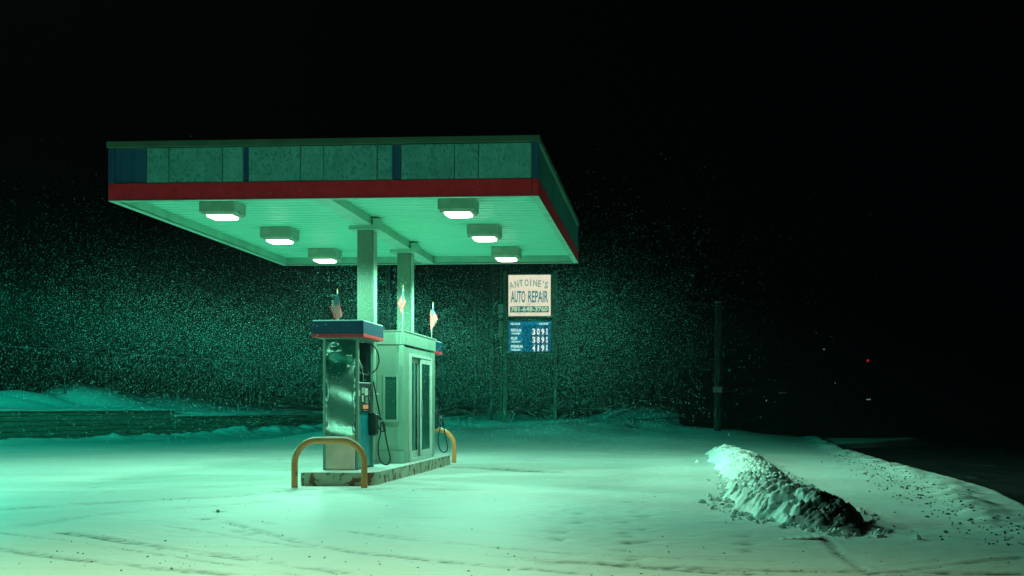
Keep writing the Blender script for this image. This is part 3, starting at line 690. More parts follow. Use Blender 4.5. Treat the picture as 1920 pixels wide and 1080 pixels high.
# ------------------------------------------------------------------ booth
BX0, BX1, BY0, BY1, BZ0, BZ1 = -5.84, -4.78, 24.37, 27.68, IZ + .006, 2.68
bo = thing('attendant_booth', ((BX0 + BX1) / 2, (BY0 + BY1) / 2, IZ), 'narrow pale metal attendant booth with sliding glass door between the columns', 'booth')
t = .05
wx0, wx1, wz0, wz1 = -5.13, -4.90, 1.03, 1.83
# (front wall around its window)
mb = MB(); mb.box(BX0, wx0, BY0, BY0 + t, BZ0, 2.42); mb.box(wx1, BX1, BY0, BY0 + t, BZ0, 2.42); mb.box(wx0, wx1, BY0, BY0 + t, BZ0, wz0); mb.box(wx0, wx1, BY0, BY0 + t, wz1, 2.42)
mb.build('front_wall', M['paint'], bo)
MB().box(BX0, BX1, BY1 - t, BY1, BZ0, 2.42).build('rear_wall', M['paint'], bo)
dy0, dy1, dz1 = 24.94, 27.12, 2.22
mb = MB(); mb.box(BX1 - t, BX1, BY0 + t, dy0, BZ0, 2.42); mb.box(BX1 - t, BX1, dy1, BY1 - t, BZ0, 2.42); mb.box(BX1 - t, BX1, dy0, dy1, dz1, 2.42)
mb.build('side_wall', M['paint'], bo)
mb = MB(); mb.box(BX0, BX0 + t, BY0 + t, dy0, BZ0, 2.42); mb.box(BX0, BX0 + t, dy1, BY1 - t, BZ0, 2.42); mb.box(BX0, BX0 + t, dy0, dy1, dz1, 2.42); mb.box(BX0, BX0 + t, dy0, dy1, BZ0, 1.0)
mb.build('side_wall', M['paint'], bo)
MB().box(BX0 + .01, BX0 + .022, dy0, dy1, 1.0, dz1).build('window_pane', M['glass'], bo)
MB().box(BX0 + t, BX1 - t, BY0 + t, BY1 - t, BZ0, BZ0 + .02).build('booth_floor', M['grey'], bo)
mb = MB(); mb.box(BX0 - .03, BX1 + .03, BY0 - .03, BY1 + .03, 2.425, 2.66, c=.006); mb.build('roof_band', M['paint'], bo)
MB().box(BX0 - .045, BX1 + .045, BY0 - .045, BY1 + .045, 2.662, 2.69, c=.004).build('roof_cap', M['paint_grimy'], bo)
MB().box(BX1 + .002, BX1 + .008, BY0 + .10, BY1 - .15, 2.395, 2.42).build('drip_rail', M['dark'], bo)
# window
mb = MB(); yy0 = BY0 - .03
for a in ((wx0 - .035, wx0 + .01, wz0 - .045, wz1 + .04), (wx1 - .01, wx1 + .035, wz0 - .045, wz1 + .04)): mb.box(a[0], a[1], yy0, BY0 - .001, a[2], a[3], c=.004)
for a in ((wx0 + .011, wx1 - .011, wz0 - .045, wz0 + .006), (wx0 + .011, wx1 - .011, wz1 - .006, wz1 + .04)): mb.box(a[0], a[1], yy0, BY0 - .001, a[2], a[3], c=.004)
wf = mb.build('window_frame', M['paint'], bo)
MB().box(wx0, wx1, BY0 + .012, BY0 + .02, wz0, wz1).build('pane', M['glass'], wf)
MB().box(wx0 - .05, wx1 + .04, yy0 - .012, BY0 - .001, wz0 - .068, wz0 - .048, c=.003).build('sill', M['paint_grimy'], wf)
# counter and stool back seen dimly inside
MB().box(BX0 + .06, BX1 - .25, 26.2, 27.5, .24, 1.0, c=.01).build('counter', M['paint_grimy'], bo)
# skirting and corner strips
mb = MB(); mb.box(BX0 - .02, BX1 + .02, BY0 - .05, BY0 - .001, BZ0, .455, c=.006); mb.box(BX1 + .001, BX1 + .02, BY0, dy0 - .06, BZ0, .455, c=.004)
mb.build('skirting', M['paint_grimy'], bo)
MB().box(BX1 - .085, BX1 + .012, BY0 - .014, BY0 - .001, .46, 2.42, c=.003).build('corner_strip', M['paint'], bo)
MB().box(BX1 + .001, BX1 + .012, BY0, BY0 + .16, .46, 2.39, c=.003).build('corner_strip', M['paint'], bo)
MB().box(BX1 + .001, BX1 + .014, dy1 + .10, BY1, .50, 2.39, c=.003).build('corner_strip', M['paint'], bo)
# sliding door: frame, two leaves each with its pane
mb = MB(); xo = BX1 + .05
mb.box(BX1 - .04, xo, dy0 - .05, dy0, BZ0, dz1 + .05, c=.005); mb.box(BX1 - .04, xo, dy1, dy1 + .05, BZ0, dz1 + .05, c=.005)
mb.box(BX1 - .04, xo, dy0 + .001, dy1 - .001, dz1, dz1 + .05, c=.005); mb.box(BX1 - .04, xo, dy0 + .001, dy1 - .001, BZ0, BZ0 + .07, c=.005)
mb.build('door_frame', M['trim'], bo)
def leaf(ya, yb, x):
    mb = MB()
    for a in ((ya, ya + .085, .30, dz1 - .01), (yb - .085, yb, .30, dz1 - .01)): mb.box(x - .03, x, a[0], a[1], a[2], a[3], c=.004)
    mb.box(x - .03, x, ya + .086, yb - .086, .30, .42, c=.004); mb.box(x - .03, x, ya + .086, yb - .086, dz1 - .10, dz1 - .01, c=.004)
    o = mb.build('sliding_door', M['trim'], bo)
    MB().box(x - .02, x - .012, ya + .085, yb - .085, .42, dz1 - .10).build('pane', M['glass'], o); return o
leaf(dy0 + .01, (dy0 + dy1) / 2 + .06, xo - .045 - .03); l2 = leaf((dy0 + dy1) / 2 - .06, dy1 - .01, xo - .012)
MB().box(xo - .011, xo + .015, (dy0 + dy1) / 2 - .04, (dy0 + dy1) / 2 - .015, 1.1, 1.4, c=.004).build('handle', M['grey'], l2)
# conduit between column and booth
cd = MB().tube([(-5.235, 24.02, .26), (-5.235, 24.02, 1.55), (-5.235, 24.02, 2.38)], .014, 8); cd.build('conduit', M['paint_grimy'], bo, True)
MB().box(-5.30, -5.17, 24.005, 24.03, 1.50, 1.52, c=.002).build('conduit_clip', M['trim'], bo)

# ------------------------------------------------------------------ flags
def flag(px, zc, stick, quad, label, parent_z, fold, lean=0.):
    (sx0, sy0), (sx1, sy1) = stick; b = at(sx1, zc, sy1); tp = at(sx0, zc, sy0)
    R = thing('stick_flag', tuple(b), label, 'flag', 'small stick flags on the island')
    d = (tp - b)
    MB().tube([b, b + d * .94], .0085, 8).build('stick', M['white'], R, True)
    MB().tube([b + d * .94, b + d * .965, b + d], .012, 8, r2=.004).build('tip', M['gold'], R, True)
    P = [at(a, zc, c) for a, c in quad]; n, m_ = 26, 20; mb = MB(); uvs = []
    for j in range(m_ + 1):
        for i in range(n + 1):
            u, v_ = i / n, j / m_          # u along stripes, v across
            p = P[0] * (1 - u) * (1 - v_) + P[1] * u * (1 - v_) + P[2] * (1 - u) * v_ + P[3] * u * v_
            p.y += fold * math.sin(u * 2.2 + v_ * 9.5) * (.25 + .75 * max(u, v_)) - .014
            p.x += fold * .35 * math.sin(v_ * 8 + u * 5) * min(1, u + v_)
            p.z += fold * .25 * math.cos(u * 7 + v_ * 4) * u * v_
            mb.v.append(tuple(p)); uvs.append((u, v_))
    for j in range(m_):
        for i in range(n): mb.f.append((j * (n + 1) + i, j * (n + 1) + i + 1, (j + 1) * (n + 1) + i + 1, (j + 1) * (n + 1) + i)); mb.m.append(0)
    o = mb.build('cloth', M['flag'], R, True); me = o.data; uvl = me.uv_layers.new(name='UVMap')
    for lp in me.loops: uvl.data[lp.index].uv = uvs[lp.vertex_index]
    sd = o.modifiers.new('thickness', 'SOLIDIFY'); sd.thickness = .003
flag(632, 22.0, ((632.5, 541), (634, 601)), [(633, 548), (643, 592), (618.5, 578), (631, 601)], 'small national flag with red and white stripes standing on the near pump topper', 0, .010)
flag(755, 24.5, ((756, 534), (754, 643)), [(757, 543), (746, 568), (761, 568), (753, 590)], 'small national flag on a long stick at the front corner of the booth', 0, .014)
flag(811, 27.65, ((812, 566), (809, 637)), [(812, 578), (822, 597), (806, 584), (808, 622)], 'small national flag on the rear corner of the booth roof', 0, .014)

# ------------------------------------------------------------------ sign
zs = 50.
def sx(px, y): k = (px - CX) / FPX; return (k * y * CA - y * SA) / (CA + k * SA)
YS = at(990, zs).y
def szz(py): return CAMH + (HY - py) * (-sx(990, YS) * SA + YS * CA) / FPX
sg = thing('roadside_sign', (sx(992, YS), YS, .6), 'lit cream repair shop sign over a blue fuel price board on two posts', 'sign')
for px in (946.5, 1041):
    MB().box(sx(px - 3, YS), sx(px + 3, YS), YS + .02, YS + .16, .3, szz(507), c=.01).build('post', M['signframe'], sg)
MB().box(sx(951, YS), sx(1034, YS), YS, YS + .34, szz(595), szz(513), c=.01).build('cabinet', M['signframe'], sg)
MB().box(sx(950, YS), sx(1035, YS), YS, YS + .30, szz(662), szz(599), c=.01).build('cabinet', M['signframe'], sg)
MB().box(sx(1034.5, YS), sx(1038, YS), YS + .03, YS + .14, szz(664), szz(511), c=.01).build('side_rail', M['signframe'], sg)
fc = MB().box(sx(953.5, YS), sx(1032.5, YS), YS - .015, YS - .001, szz(592.5), szz(515.5)).build('sign_face', M['signface'], sg)
W1 = sx(1032.5, YS) - sx(953.5, YS); xm = sx(992.5, YS)
mb = MB(); word = "ANTOINE'S"; pos = [960.5, 969.5, 978, 987.5, 995, 1003, 1011, 1017.5, 1023.5]; wd = [8, 7.5, 7, 8, 2.2, 7.5, 6, 1.8, 6.5]
for ch, p, w_ in zip(word, pos, wd):
    q = (p - 992) / 33.; text_mb(mb, ch, sx(p, YS), YS - .017, szz(536.0 + q * q * 5.2), .345, fit=w_ * .0199, bold=.010, rot=-q * .20)
mb.build('name_lettering', M['signgreen'], fc)
text_mb(MB(), 'AUTO', sx(971.5, YS), YS - .017, szz(566.5), .60, fit=27.5 * .0199, bold=.012).build('trade_lettering', M['signteal'], fc)
text_mb(MB(), 'REPAIR', sx(1009, YS), YS - .017, szz(566.5), .60, fit=38 * .0199, bold=.012).build('trade_lettering', M['signteal'], fc)
text_mb(MB(), 'INC', sx(991.5, YS), YS - .017, szz(572.5), .11, fit=6 * .0199).build('small_lettering', M['signgreen'], fc)
MB().box(sx(956.5, YS), sx(1029, YS), YS - .021, YS - .016, szz(585.8), szz(574.2)).build('number_band', M['signband'], fc)
text_mb(MB(), '781-648-3760', xm, YS - .024, szz(583.6), .235, fit=69.5 * .0199, bold=.008).build('phone_number', M['signyel'], fc)
pf = MB().box(sx(953, YS), sx(1033, YS), YS - .012, YS - .001, szz(660), szz(602)).build('price_face', M['priceface'], sg)
MB().box(sx(954, YS), sx(1032, YS), YS - .016, YS - .013, szz(610), szz(604.5)).build('header_pane', M['pricepane'], pf)
text_mb(MB(), 'FUEL GRADE', sx(966.5, YS), YS - .018, szz(608.8), .095, fit=18 * .0199, bold=.004).build('header_lettering', M['pricetxt'], pf)
text_mb(MB(), 'OUR PRICE', sx(1019, YS), YS - .018, szz(608.8), .095, fit=18 * .0199, bold=.004).build('header_lettering', M['pricetxt'], pf)
for k, (nm, pr, fitw) in enumerate((('REGULAR', '309', 20), ('PLUS', '389', 11.5), ('PREMIUM', '419', 21.5))):
    yb_ = 628 + k * 15.3
    MB().box(sx(956, YS), sx(980.5, YS), YS - .016, YS - .013, szz(yb_ - .2), szz(yb_ - 12.5)).build('grade_pane', M['pricepane'], pf)
    text_mb(MB(), nm, sx(958.5 + fitw / 2, YS), YS - .018, szz(yb_ - 6.8), .135, fit=fitw * .0199, bold=.006).build('grade_lettering', M['pricetxt'], pf)
    text_mb(MB(), 'UNLEADED' if k == 0 else 'GASOLINE', sx(958.5 + 9.0, YS), YS - .018, szz(yb_ - 1.3), .085, fit=17 * .0199, bold=.004).build('grade_lettering', M['pricetxt'], pf)
    for j, ch in enumerate(pr):
        text_mb(MB(), ch, sx(1001 + j * 8.4, YS), YS - .018, szz(yb_ - .6), .31, fit=(5.4 if ch != '1' else 2.6) * .0199, bold=.010).build('price_digit', M['pricenum'], pf)
    text_mb(MB(), '9', sx(1025.5, YS), YS - .018, szz(yb_ - 6.4), .15, fit=2.9 * .0199, bold=.006).build('price_digit', M['pricenum'], pf)
    MB().box(sx(1023.8, YS), sx(1027.2, YS), YS - .018, YS - .013, szz(yb_ - 5.6), szz(yb_ - 5.0)).build('fraction_bar', M['pricenum'], pf)
    text_mb(MB(), '10', sx(1025.5, YS), YS - .018, szz(yb_ - .6), .12, fit=3.4 * .0199, bold=.006).build('price_digit', M['pricenum'], pf)
for o_ in [c for c in bpy.data.objects if c.parent == fc or c.parent == pf]: pass
# slim utility post with two pale boxes left of the sign, second slim pole seen between the columns
p = at(939, 52); up = thing('meter_post', (p.x, p.y, .6), 'slim dark post with pale metal boxes beside the repair sign', 'post')
zq = lambda py: CAMH + (HY - py) * 52 / FPX
MB().tube([(p.x, p.y + .1, .3), (p.x, p.y + .1, zq(500))], .03, 8).build('post', M['signframe'], up, True)
MB().box(p.x - .085, p.x + .085, p.y - .05, p.y + .07, zq(587), zq(570.5), c=.01).build('meter_box', M['white'], up)
MB().box(p.x - .075, p.x + .065, p.y - .05, p.y + .07, zq(596), zq(589.5), c=.01).build('meter_box', M['white'], up)
MB().box(p.x - .075, p.x + .065, p.y - .05, p.y + .07, zq(632), zq(602), c=.01).build('meter_box', M['galv'], up)
for px, z_, r_, top_, lab in ((727, 45, .075, 470, 'pale steel pole seen between the two canopy columns'), (921, 54, .06, 480, 'slim pale pole behind the back edge of the canopy'), (891, 60, .05, 480, 'thin pole just left of the slim pale pole behind the canopy')):
    p = at(px, z_); MBp = thing('steel_pole', (p.x, p.y, 0), lab, 'pole')
    MB().tube([(p.x, p.y, 0.), (p.x, p.y, CAMH + (HY - top_) * z_ / FPX)], r_, 10).build('shaft', M['fence'], MBp, True)
    MB().tube([(p.x, p.y, CAMH + (HY - top_) * z_ / FPX), (p.x, p.y, CAMH + (HY - top_) * z_ / FPX + .04)], r_ * 1.2, 10).build('cap', M['fence'], MBp, True)

# ------------------------------------------------------------------ street side
p = at(1345, 47); ut = thing('utility_pole', (p.x, p.y, 0), 'dim bare wooden pole behind the ploughed snow pile', 'pole')
MB().tube([(p.x, p.y, 0), (p.x + .02, p.y, 4), (p.x + .03, p.y, 4.9)], .13, 12, r2=.11).build('shaft', M['pole'], ut, True)
MB().tube([(p.x + .03, p.y, 4.9), (p.x + .03, p.y, 4.96)], .12, 12).build('pole_cap', M['galv'], ut, True)
MB().box(p.x - .16, p.x + .16, p.y - .16, p.y - .13, 1.75, 1.95, c=.004).build('marker_plate', M['galv'], ut)
p = at(1468, 56); st = thing('short_post', (p.x, p.y, 0), 'short stubby wooden post far off by the dark street', 'post')
MB().tube([(p.x, p.y, -.1), (p.x, p.y, 1.8)], .17, 12).build('shaft', M['pole'], st, True)
MB().tube([(p.x, p.y, 1.8), (p.x, p.y, 1.86)], .19, 12).build('snow_cap', M['clean_snow'], st, True)
p = at(1627, 110, 676); ts = thing('traffic_signal', (p.x, p.y, 0), 'distant traffic signal glowing red over the dark street', 'traffic light')
MB().tube([(p.x + 1.2, p.y, -.1), (p.x + 1.2, p.y, 5.6), (p.x + .3, p.y, 5.9)], .07, 8).build('pole', M['galv'], ts, True)
MB().box(p.x - .14, p.x + .14, p.y, p.y + .22, p.z - .75, p.z + .25, c=.02).build('housing', M['dark'], ts)
MB().tube([(p.x + .3, p.y + .1, 5.9), (p.x, p.y + .1, p.z + .24)], .04, 6).build('arm', M['galv'], ts, True)
MB().tube([(p.x, p.y - .03, p.z), (p.x, p.y + .01, p.z)], .11, 12).build('red_lens', M['redlamp'], ts, True)
for px, py, z_, w_, lab in ((1628.5, 749, 105, .30, 'tiny greenish street light low above the street, below the red signal'), (1437, 751, 90, .07, 'tiny far lamp left of the short post'), (1545, 655, 120, .16, 'tiny dim far lamp high above the street'), (1566, 718, 120, .06, 'faintest tiny far lamp between the short post and the signal')):
    p = at(px, z_, py); fl_ = thing('far_lamp', (p.x, p.y, 0), lab, 'lamp', 'far lamps along the street')
    MB().tube([(p.x, p.y + .12, -.1), (p.x, p.y + .12, p.z + .03)], .05, 6).build('pole', M['dark'], fl_, True)
    MB().box(p.x - w_ / 2 - .03, p.x + w_ / 2 + .03, p.y - .02, p.y + .14, p.z + .05, p.z + .10, c=.01).build('hood', M['dark'], fl_)
    MB().box(p.x - w_ / 2, p.x + w_ / 2, p.y - .03, p.y + .05, p.z - .04, p.z + .045, c=.005).build('lens', M['whitelamp'], fl_)
# leafless shrub on the back bank
p = at(1296, 56); sh = thing('bare_shrub', (p.x, p.y, .8), 'dark leafless shrub on the snowy bank left of the utility pole', 'shrub')
mb = MB()
def branch(a, d, l, r, lv):
    b = a + d * l; mb.tube([a, (a + b) / 2 + Vector((random.uniform(-.03, .03), 0, random.uniform(-.02, .03))), b], r, 4, False, r2=r * .6)
    if lv:
        for k in range(3): branch(a + d * l * random.uniform(.5, 1), (d + Vector((random.uniform(-.8, .8), random.uniform(-.8, .8), random.uniform(-.1, .6)))).normalized(), l * .68, r * .6, lv - 1)
for k in range(9): branch(Vector((p.x + random.uniform(-.3, .3), p.y + random.uniform(-.3, .3), .3)), Vector((random.uniform(-.7, .7), random.uniform(-.5, .5), 1)).normalized(), .75, .022, 3)
mb.build('twigs', M['pole'], sh)

# ------------------------------------------------------------------ ploughed pile on the right
nt_, nw = 800, 110
T = np.linspace(0, 1, nt_); Vv = np.linspace(-1, 1, nw); TT, VV = np.meshgrid(T, Vv, indexing='ij')
key = np.array([[0, 2.02, 13.45, .04, .0], [.04, 1.93, 14.1, .25, .12], [.08, 1.80, 14.8, .46, .26], [.13, 1.66, 15.7, .60, .33], [.2, 1.52, 17.0, .68, .30], [.28, 1.50, 18.6, .60, .26], [.36, 1.58, 20.2, .50, .28], [.5, 1.70, 23.5, .52, .33], [.7, 1.72, 28.5, .56, .34], [.88, 1.70, 33, .55, .33], [.96, 1.66, 35.4, .45, .2], [1, 1.6, 36.6, .2, .0]])
g_ = lambda c: np.interp(TT, key[:, 0], key[:, c])
cx_, cy_, hw_, ht_ = g_(1) - .07, g_(2), g_(3) * .92, g_(4) * .92
edge = 1 + .45 * vnoise(TT * 60, VV * 0 + (VV > 0) * 7, 51)
PXp = cx_ + VV * hw_ * edge; PYp = cy_ + .10 * fbm(PXp * 3, TT * 40, 52)
prof_ = np.clip(1 - np.abs(VV) ** 1.9, 0, 1) ** .8
lump = np.zeros_like(PXp)
wx_ = PXp + .10 * fbm(PXp * 4, PYp * 4, 71, 3); wy_ = PYp + .10 * fbm(PXp * 4 + 9, PYp * 4, 72, 3)
pts3 = [Vector((a, b, 0)) for a, b in zip(wx_.ravel(), wy_.ravel())]
def cell(sc, z): return np.array([mnoise.voronoi(Vector((q.x * sc, q.y * sc, z)))[0][0] for q in pts3]).reshape(PXp.shape)
c1 = cell(3.2, .3); c2 = cell(7.5, 1.7)
near = 1 - sm(20, 24, PYp)
c3_ = cell(15., 4.1)
rd = lambda c, r0: np.sqrt(np.clip(r0 * r0 - c * c, 0, None)) - .25
lump = rd(c1, .7) * (.04 + .08 * near) + rd(c2, .6) * (.03 + .09 * near) + rd(c3_, .6) * (.025 + .05 * near) + .03 * fbm(PXp * 9, PYp * 9, 60, 3)
zz = ht_ * prof_ * (1 + .35 * fbm(PXp * 1.5, PYp * 1.2, 55)) + lump * np.clip(prof_ * 1.6, 0, 1) * np.clip(ht_ * 3.2, 0, 1)
zz = np.where(np.abs(VV) > .995, -.05, np.maximum(zz, -.02)) + hfun(PXp, PYp)
ii = np.arange(nt_ * nw).reshape(nt_, nw)
ff = np.stack([ii[:-1, :-1], ii[1:, :-1], ii[1:, 1:], ii[:-1, 1:]], -1).reshape(-1, 4)
me = bpy.data.meshes.new('snow_pile'); fast_mesh(me, np.stack([PXp, PYp, zz], -1).reshape(-1, 3), ff)
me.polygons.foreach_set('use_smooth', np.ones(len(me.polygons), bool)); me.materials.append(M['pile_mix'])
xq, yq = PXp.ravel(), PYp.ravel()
dq = np.clip((15.6 - 1.9 * (1.75 - xq) + 1.3 * fbm(xq * 3.2, yq * 3.2, 61, 4) - yq) / .7, 0, 1)  # dark near end: shade of that face put into the colour, with slush
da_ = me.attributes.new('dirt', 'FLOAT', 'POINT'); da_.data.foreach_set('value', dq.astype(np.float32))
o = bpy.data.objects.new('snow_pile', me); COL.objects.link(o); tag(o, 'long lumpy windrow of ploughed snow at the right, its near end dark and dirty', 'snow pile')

def clods(name, pts, m, label=None, cat=None, kind='stuff'):
    mb = MB()
    ico = [(0, 0, 1), (.9, 0, .4), (.28, .85, .4), (-.72, .53, .4), (-.72, -.53, .4), (.28, -.85, .4), (.72, .53, -.35), (-.28, .85, -.35), (-.9, 0, -.35), (-.28, -.85, -.35), (.72, -.53, -.35), (0, 0, -.8)]
    fi = [(0, 1, 2), (0, 2, 3), (0, 3, 4), (0, 4, 5), (0, 5, 1), (1, 6, 2), (2, 7, 3), (3, 8, 4), (4, 9, 5), (5, 10, 1), (6, 7, 2), (7, 8, 3), (8, 9, 4), (9, 10, 5), (10, 6, 1), (11, 7, 6), (11, 8, 7), (11, 9, 8), (11, 10, 9), (11, 6, 10)]
    for x, y, z, r in pts:
        a = random.uniform(0, 6.3); c, s = math.cos(a), math.sin(a); sx_, sy_, sz_ = (random.uniform(.6, 1.3) for _ in range(3))
        v = []
        for p_ in ico:
            k = random.uniform(.75, 1.2) * r; X_, Y_, Z_ = p_[0] * k * sx_, p_[1] * k * sy_, p_[2] * k * sz_ * .75
            v.append((x + X_ * c - Y_ * s, y + X_ * s + Y_ * c, z + Z_))
        mb.add(v, fi)
    o = mb.build(name, m); tag(o, label, cat, None, kind); return o
# rubble at the foot of the pile
pts = []
for k in range(420):
    t = random.random() ** 1.5 * .6; cxk, cyk, hwk = (np.interp(t, key[:, 0], key[:, c]) for c in (1, 2, 3))
    sd_ = random.choice((-1, -1, 1)); x = cxk + sd_ * (hwk * random.uniform(.75, 1.25) + abs(random.gauss(0, .10))); y = cyk + random.gauss(0, .2)
    pts.append((x, y, float(hfun(np.array(x), np.array(y))) + .01, random.choice((.012, .02, .03, .05))))
clods('snow_rubble', pts, M['pile'], 'loose snow lumps scattered at the foot of the ploughed pile', 'snow rubble')
# dark clods thrown up along the street side
pts = []
for k in range(620):
    f = random.random(); y = 12.5 + 24 * f ** 1.2; xl = 3.5 + (y - 14) * .07
    x = xl + random.gauss(0, .28) - abs(random.gauss(0, .25)) * (random.random() < .4); pts.append((x, y, float(hfun(np.array(x), np.array(y))) + .004, random.uniform(.005, .016) * random.choice((1, 1, 1, 1.5, 2))))
clods('street_grit', pts, M['clod'], 'dark icy clods strewn along the edge of the street', 'ice clods')
# specks and crumbs over the lot
pts = []
for k in range(330):
    x = random.uniform(-7.5, 4.2); y = 10 + 12 * random.random() ** 1.6
    if random.random() < .55: y = 10.3 + random.gauss(0, .5) + (x + 2) * -.12 + 1.2 * random.choice((0, .55, 1.2)); 
    if y < 9.4: continue
    pts.append((x, y, float(hfun(np.array(x), np.array(y))) + .002, random.choice((.004, .005, .006, .011))))
clods('lot_crumbs', pts, M['crumb'], 'small dark crumbs of grit scattered over the snowy lot', 'grit')
# single snow lumps lying on their own
for (px, py, r_, lab) in ((1308, 868, .075, 'round pale snow lump lying alone left of the far end of the pile'), (1327, 902, .05, 'small snow lump lying beside a dark pebble left of the pile'), (409, 960, .035, 'single small snow chunk on the lot in the left foreground')):
    q = gnd(px, py); o = clods('snow_lump', [(q.x, q.y, r_ * .4 + float(hfun(np.array(q.x), np.array(q.y))), r_)], M['pile'], lab, 'snow lump', None); o['group'] = 'lone snow lumps on the lot'
# lifted ice slab by the near end of the pile
a, b = gnd(1466, 1012), gnd(1545, 1014)
mb = MB(); n = 14; v = []
for i in range(n + 1):
    p = a.lerp(b, i / n); w_ = .10 + .26 * (i / n); hz = .006 + .035 * (i / n) + .004 * math.sin(i * 2.1)
    v += [(p.x, p.y, hz - .012), (p.x, p.y + .01, hz), (p.x - .02, p.y + w_, hz * .6 + .012), (p.x, p.y + w_ + .06, -.01)]
mb.add(v, [(i * 4 + k, i * 4 + 4 + k, i * 4 + 5 + k, i * 4 + 1 + k) for i in range(n) for k in range(3)] + [(0, 1, 2, 3), (n * 4, n * 4 + 1, n * 4 + 2, n * 4 + 3)])
tag(mb.build('ice_slab', M['clean_snow']), 'thin lifted slab of icy crust in front of the dark end of the snow pile', 'ice slab')

# ------------------------------------------------------------------ lot light outside the frame, at the left
lp = Vector((-6.4, 5.4, 0)); LT = thing('lot_light', tuple(lp), 'tall steel lot light with a square head, standing left of the view', 'lamp post')
MB().tube([lp, lp + Vector((0, 0, 7.4))], .07, 12).build('pole', M['galv'], LT, True)
MB().box(lp.x - .05, lp.x + 2.4, lp.y - .04, lp.y + .04, 7.32, 7.40, c=.01).build('arm', M['galv'], LT)
MB().box(lp.x + 2.1, lp.x + 2.7, lp.y - .25, lp.y + .25, 7.12, 7.31, c=.02).build('head', M['dark'], LT)
MB().box(lp.x + 2.17, lp.x + 2.63, lp.y - .18, lp.y + .18, 7.10, 7.118).build('lens', M['lens'], LT)
ld = bpy.data.lights.new('lot_lamp', 'SPOT'); ld.color = WARM; ld.energy = P_LOT; ld.spot_size = math.radians(114); ld.spot_blend = .9; ld.shadow_soft_size = .2; beam_profile(ld, 2.6, .25)
lo = bpy.data.objects.new('lot_lamp', ld); COL.objects.link(lo); lo.parent = LT; lo.location = (2.4, 0, 6.98)

# unseen shop added behind the view so the bent pump steel mirrors glowing windows
sy = -17.; sh_ = thing('repair_shop', (-14, sy, 0), 'low repair shop with three lit windows, across the lot behind the viewer', 'building')
mb = MB(); wins = [(-18.6, -17.3), (-14.8, -13.5), (-10.6, -9.3)]; ed_ = [-23] + [q for w_ in wins for q in w_] + [-5]
for a, b in zip(ed_[::2], ed_[1::2]): mb.box(a, b, sy - .25, sy, 0, 4.2)
for a, b in wins: mb.box(a, b, sy - .25, sy, 0, .9); mb.box(a, b, sy - .25, sy, 2.7, 4.2)
mb.box(-23, -22.75, sy - 7, sy - .251, 0, 4.2); mb.box(-5.25, -5, sy - 7, sy - .251, 0, 4.2); mb.box(-22.749, -5.251, sy - 7, sy - 6.75, 0, 4.2)
mb.build('wall', M['timber'], sh_)
MB().box(-23.3, -4.7, sy - 7.3, sy + .3, 4.205, 4.45, c=.03).build('roof', M['clean_snow'], sh_)
M['shopwin'] = emit('shop_window_light', (1., .72, .52), 11.0)
for a, b in wins:
    fr = MB(); fr.box(a, a + .08, sy - .12, sy + .04, .9, 2.7); fr.box(b - .08, b, sy - .12, sy + .04, .9, 2.7); fr.box(a + .081, b - .081, sy - .12, sy + .04, .9, .98); fr.box(a + .081, b - .081, sy - .12, sy + .04, 2.62, 2.7)
    fo = fr.build('window', M['trim'], sh_); MB().box(a + .08, b - .08, sy - .08, sy - .06, .98, 2.62).build('pane', M['shopwin'], fo)

# two unseen teal fill lamps added further left to brighten the lot and bank
for mx_, my_, mh_, me_, lab in ((-16.5, 15.5, 5.3, P_FILL, 'low post lamp with a green-tinted bulb, standing far left of the view'), (-22.5, 36., 5.3, P_FILL * 4.0, 'low post lamp with a green-tinted bulb, beyond the left end of the retaining wall')):
    lp = Vector((mx_, my_, 0)); MT = thing('post_lamp', tuple(lp), lab, 'lamp post', 'green post lamps left of the lot')
    MB().tube([lp, lp + Vector((0, 0, mh_ + .3))], .07, 12, r2=.05).build('pole', M['galv'], MT, True)
    MB().box(lp.x - .05, lp.x + .5, lp.y - .04, lp.y + .04, mh_ + .30, mh_ + .38, c=.01).build('arm', M['galv'], MT)
    MB().box(lp.x + .3, lp.x + .9, lp.y - .28, lp.y + .28, mh_ + .14, mh_ + .298, c=.02).build('head', M['dark'], MT)
    MB().box(lp.x + .4, lp.x + .8, lp.y - .2, lp.y + .2, mh_ + .12, mh_ + .138).build('lens', M['lens'], MT)
    ld = bpy.data.lights.new('post_bulb', 'SPOT'); ld.color = TEAL; ld.energy = me_; ld.spot_size = math.radians(165); ld.spot_blend = .12; ld.shadow_soft_size = .2; beam_profile(ld, 2.4, .16)
    lo = bpy.data.objects.new('post_bulb', ld); COL.objects.link(lo); lo.parent = MT; lo.location = (.6, 0, mh_)

# ------------------------------------------------------------------ falling snow
M['flake'] = mat('snowflake', (.14, .60, .53), (.12, .55, .48), .5)
NF = 225000
P = np.stack([rng.triangular(-18, -4, 4, NF), 20 + 27 * rng.random(NF), rng.triangular(.05, 3.2, 5.9, NF)], -1)
P2 = np.stack([rng.uniform(-6, 4, 2500), rng.uniform(9, 21, 2500), rng.uniform(.05, 4, 2500)], -1)
inb = lambda x0, x1, y0, y1, z0, z1: (P[:, 0] > x0) & (P[:, 0] < x1) & (P[:, 1] > y0) & (P[:, 1] < y1) & (P[:, 2] > z0) & (P[:, 2] < z1)
kill = inb(X0 - .05, X1 + .05, Y0 - .05, Y1 + .05, ZB - .5, 20) | inb(BX0 - .1, BX1 + .1, BY0 - .1, BY1 + .1, 0, 2.8) | inb(IX0, IX1, 21.3, 23.2, 0, 2.8) | (inb(X0, X1, Y0, Y1, 0, 5) & (rng.random(len(P)) < .45)) | ((P[:, 1] < 20.8) & (rng.random(len(P)) < .7))
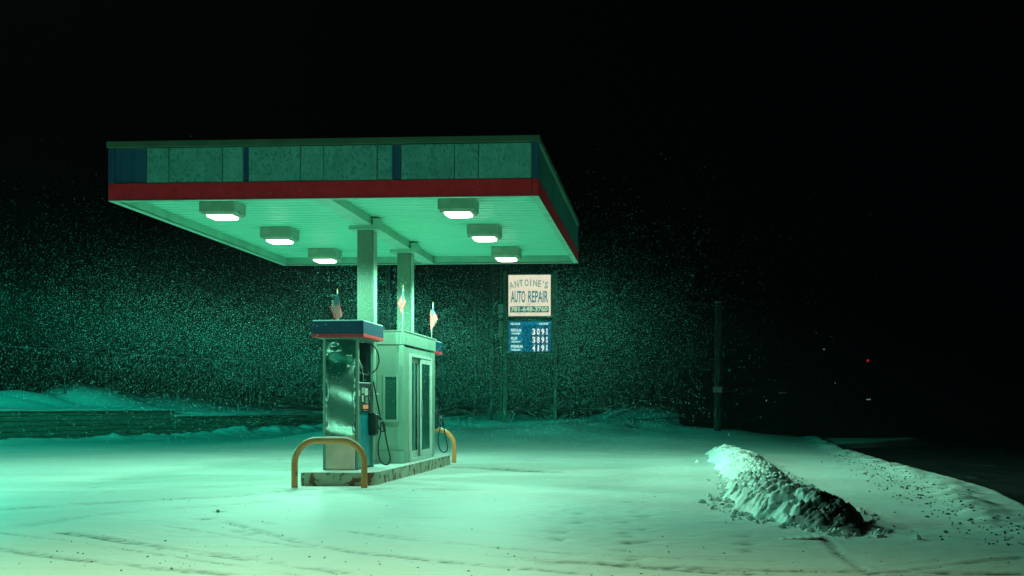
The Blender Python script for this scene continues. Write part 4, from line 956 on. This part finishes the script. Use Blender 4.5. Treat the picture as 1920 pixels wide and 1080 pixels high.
kill |= (P[:, 2] > 4.7) & (rng.random(len(P)) < .6); kill |= (rng.random(len(P)) < np.clip((P[:, 0] + 2.5) / 4.5, 0, .95)) & (P[:, 1] > 21)
for lx_ in (XL, XR):
    for ly_ in (22.2, 25.55, 29.1): kill |= ((P[:, 0] - lx_) ** 2 + (P[:, 1] - ly_) ** 2 + (P[:, 2] - 4.4) ** 2 < 3.2)
P = P[~kill]; zcp = -P[:, 0] * SA + P[:, 1] * CA; P = P[zcp > 8]; n = len(P)
tet = np.array([(1, 1, 1), (-1, -1, 1), (-1, 1, -1), (1, -1, -1)]) / 1.73
r = rng.uniform(.0035, .0075, n) * rng.choice([1, 1, 1, 1.5], n); sc = rng.uniform(.6, 1.3, (n, 1, 3)); ang = rng.uniform(0, 6.28, n); c, s = np.cos(ang), np.sin(ang)
v = tet[None] * sc * r[:, None, None]; vx = v[..., 0] * c[:, None] - v[..., 1] * s[:, None]; vy = v[..., 0] * s[:, None] + v[..., 1] * c[:, None]
v = np.stack([vx, vy, v[..., 2]], -1) + P[:, None]
f = (np.arange(n)[:, None, None] * 4 + np.array([(0, 1, 2), (0, 3, 1), (0, 2, 3), (1, 3, 2)])[None]).reshape(-1, 3)
me = bpy.data.meshes.new('falling_snow'); fast_mesh(me, v.reshape(-1, 3), f); me.materials.append(M['flake'])
o = bpy.data.objects.new('falling_snow', me); COL.objects.link(o); tag(o, 'fine snow flurries drifting round the lit canopy', 'falling snow', None, 'stuff')

# ------------------------------------------------------------------ haze
if HAZE:
    m = bpy.data.materials.new('snowy_air'); m.use_nodes = True; nt = m.node_tree; nt.nodes.clear()
    vo = nt.nodes.new('ShaderNodeVolumePrincipled'); vo.inputs['Density'].default_value = HAZE; vo.inputs['Color'].default_value = (.55, .85, .80, 1); vo.inputs['Anisotropy'].default_value = .2
    out = nt.nodes.new('ShaderNodeOutputMaterial'); nt.links.new(vo.outputs[0], out.inputs['Volume'])
    o = MB().box(-170, 210, -50, 410, -1.6, 12.5).build('haze', m); tag(o, kind='stuff')
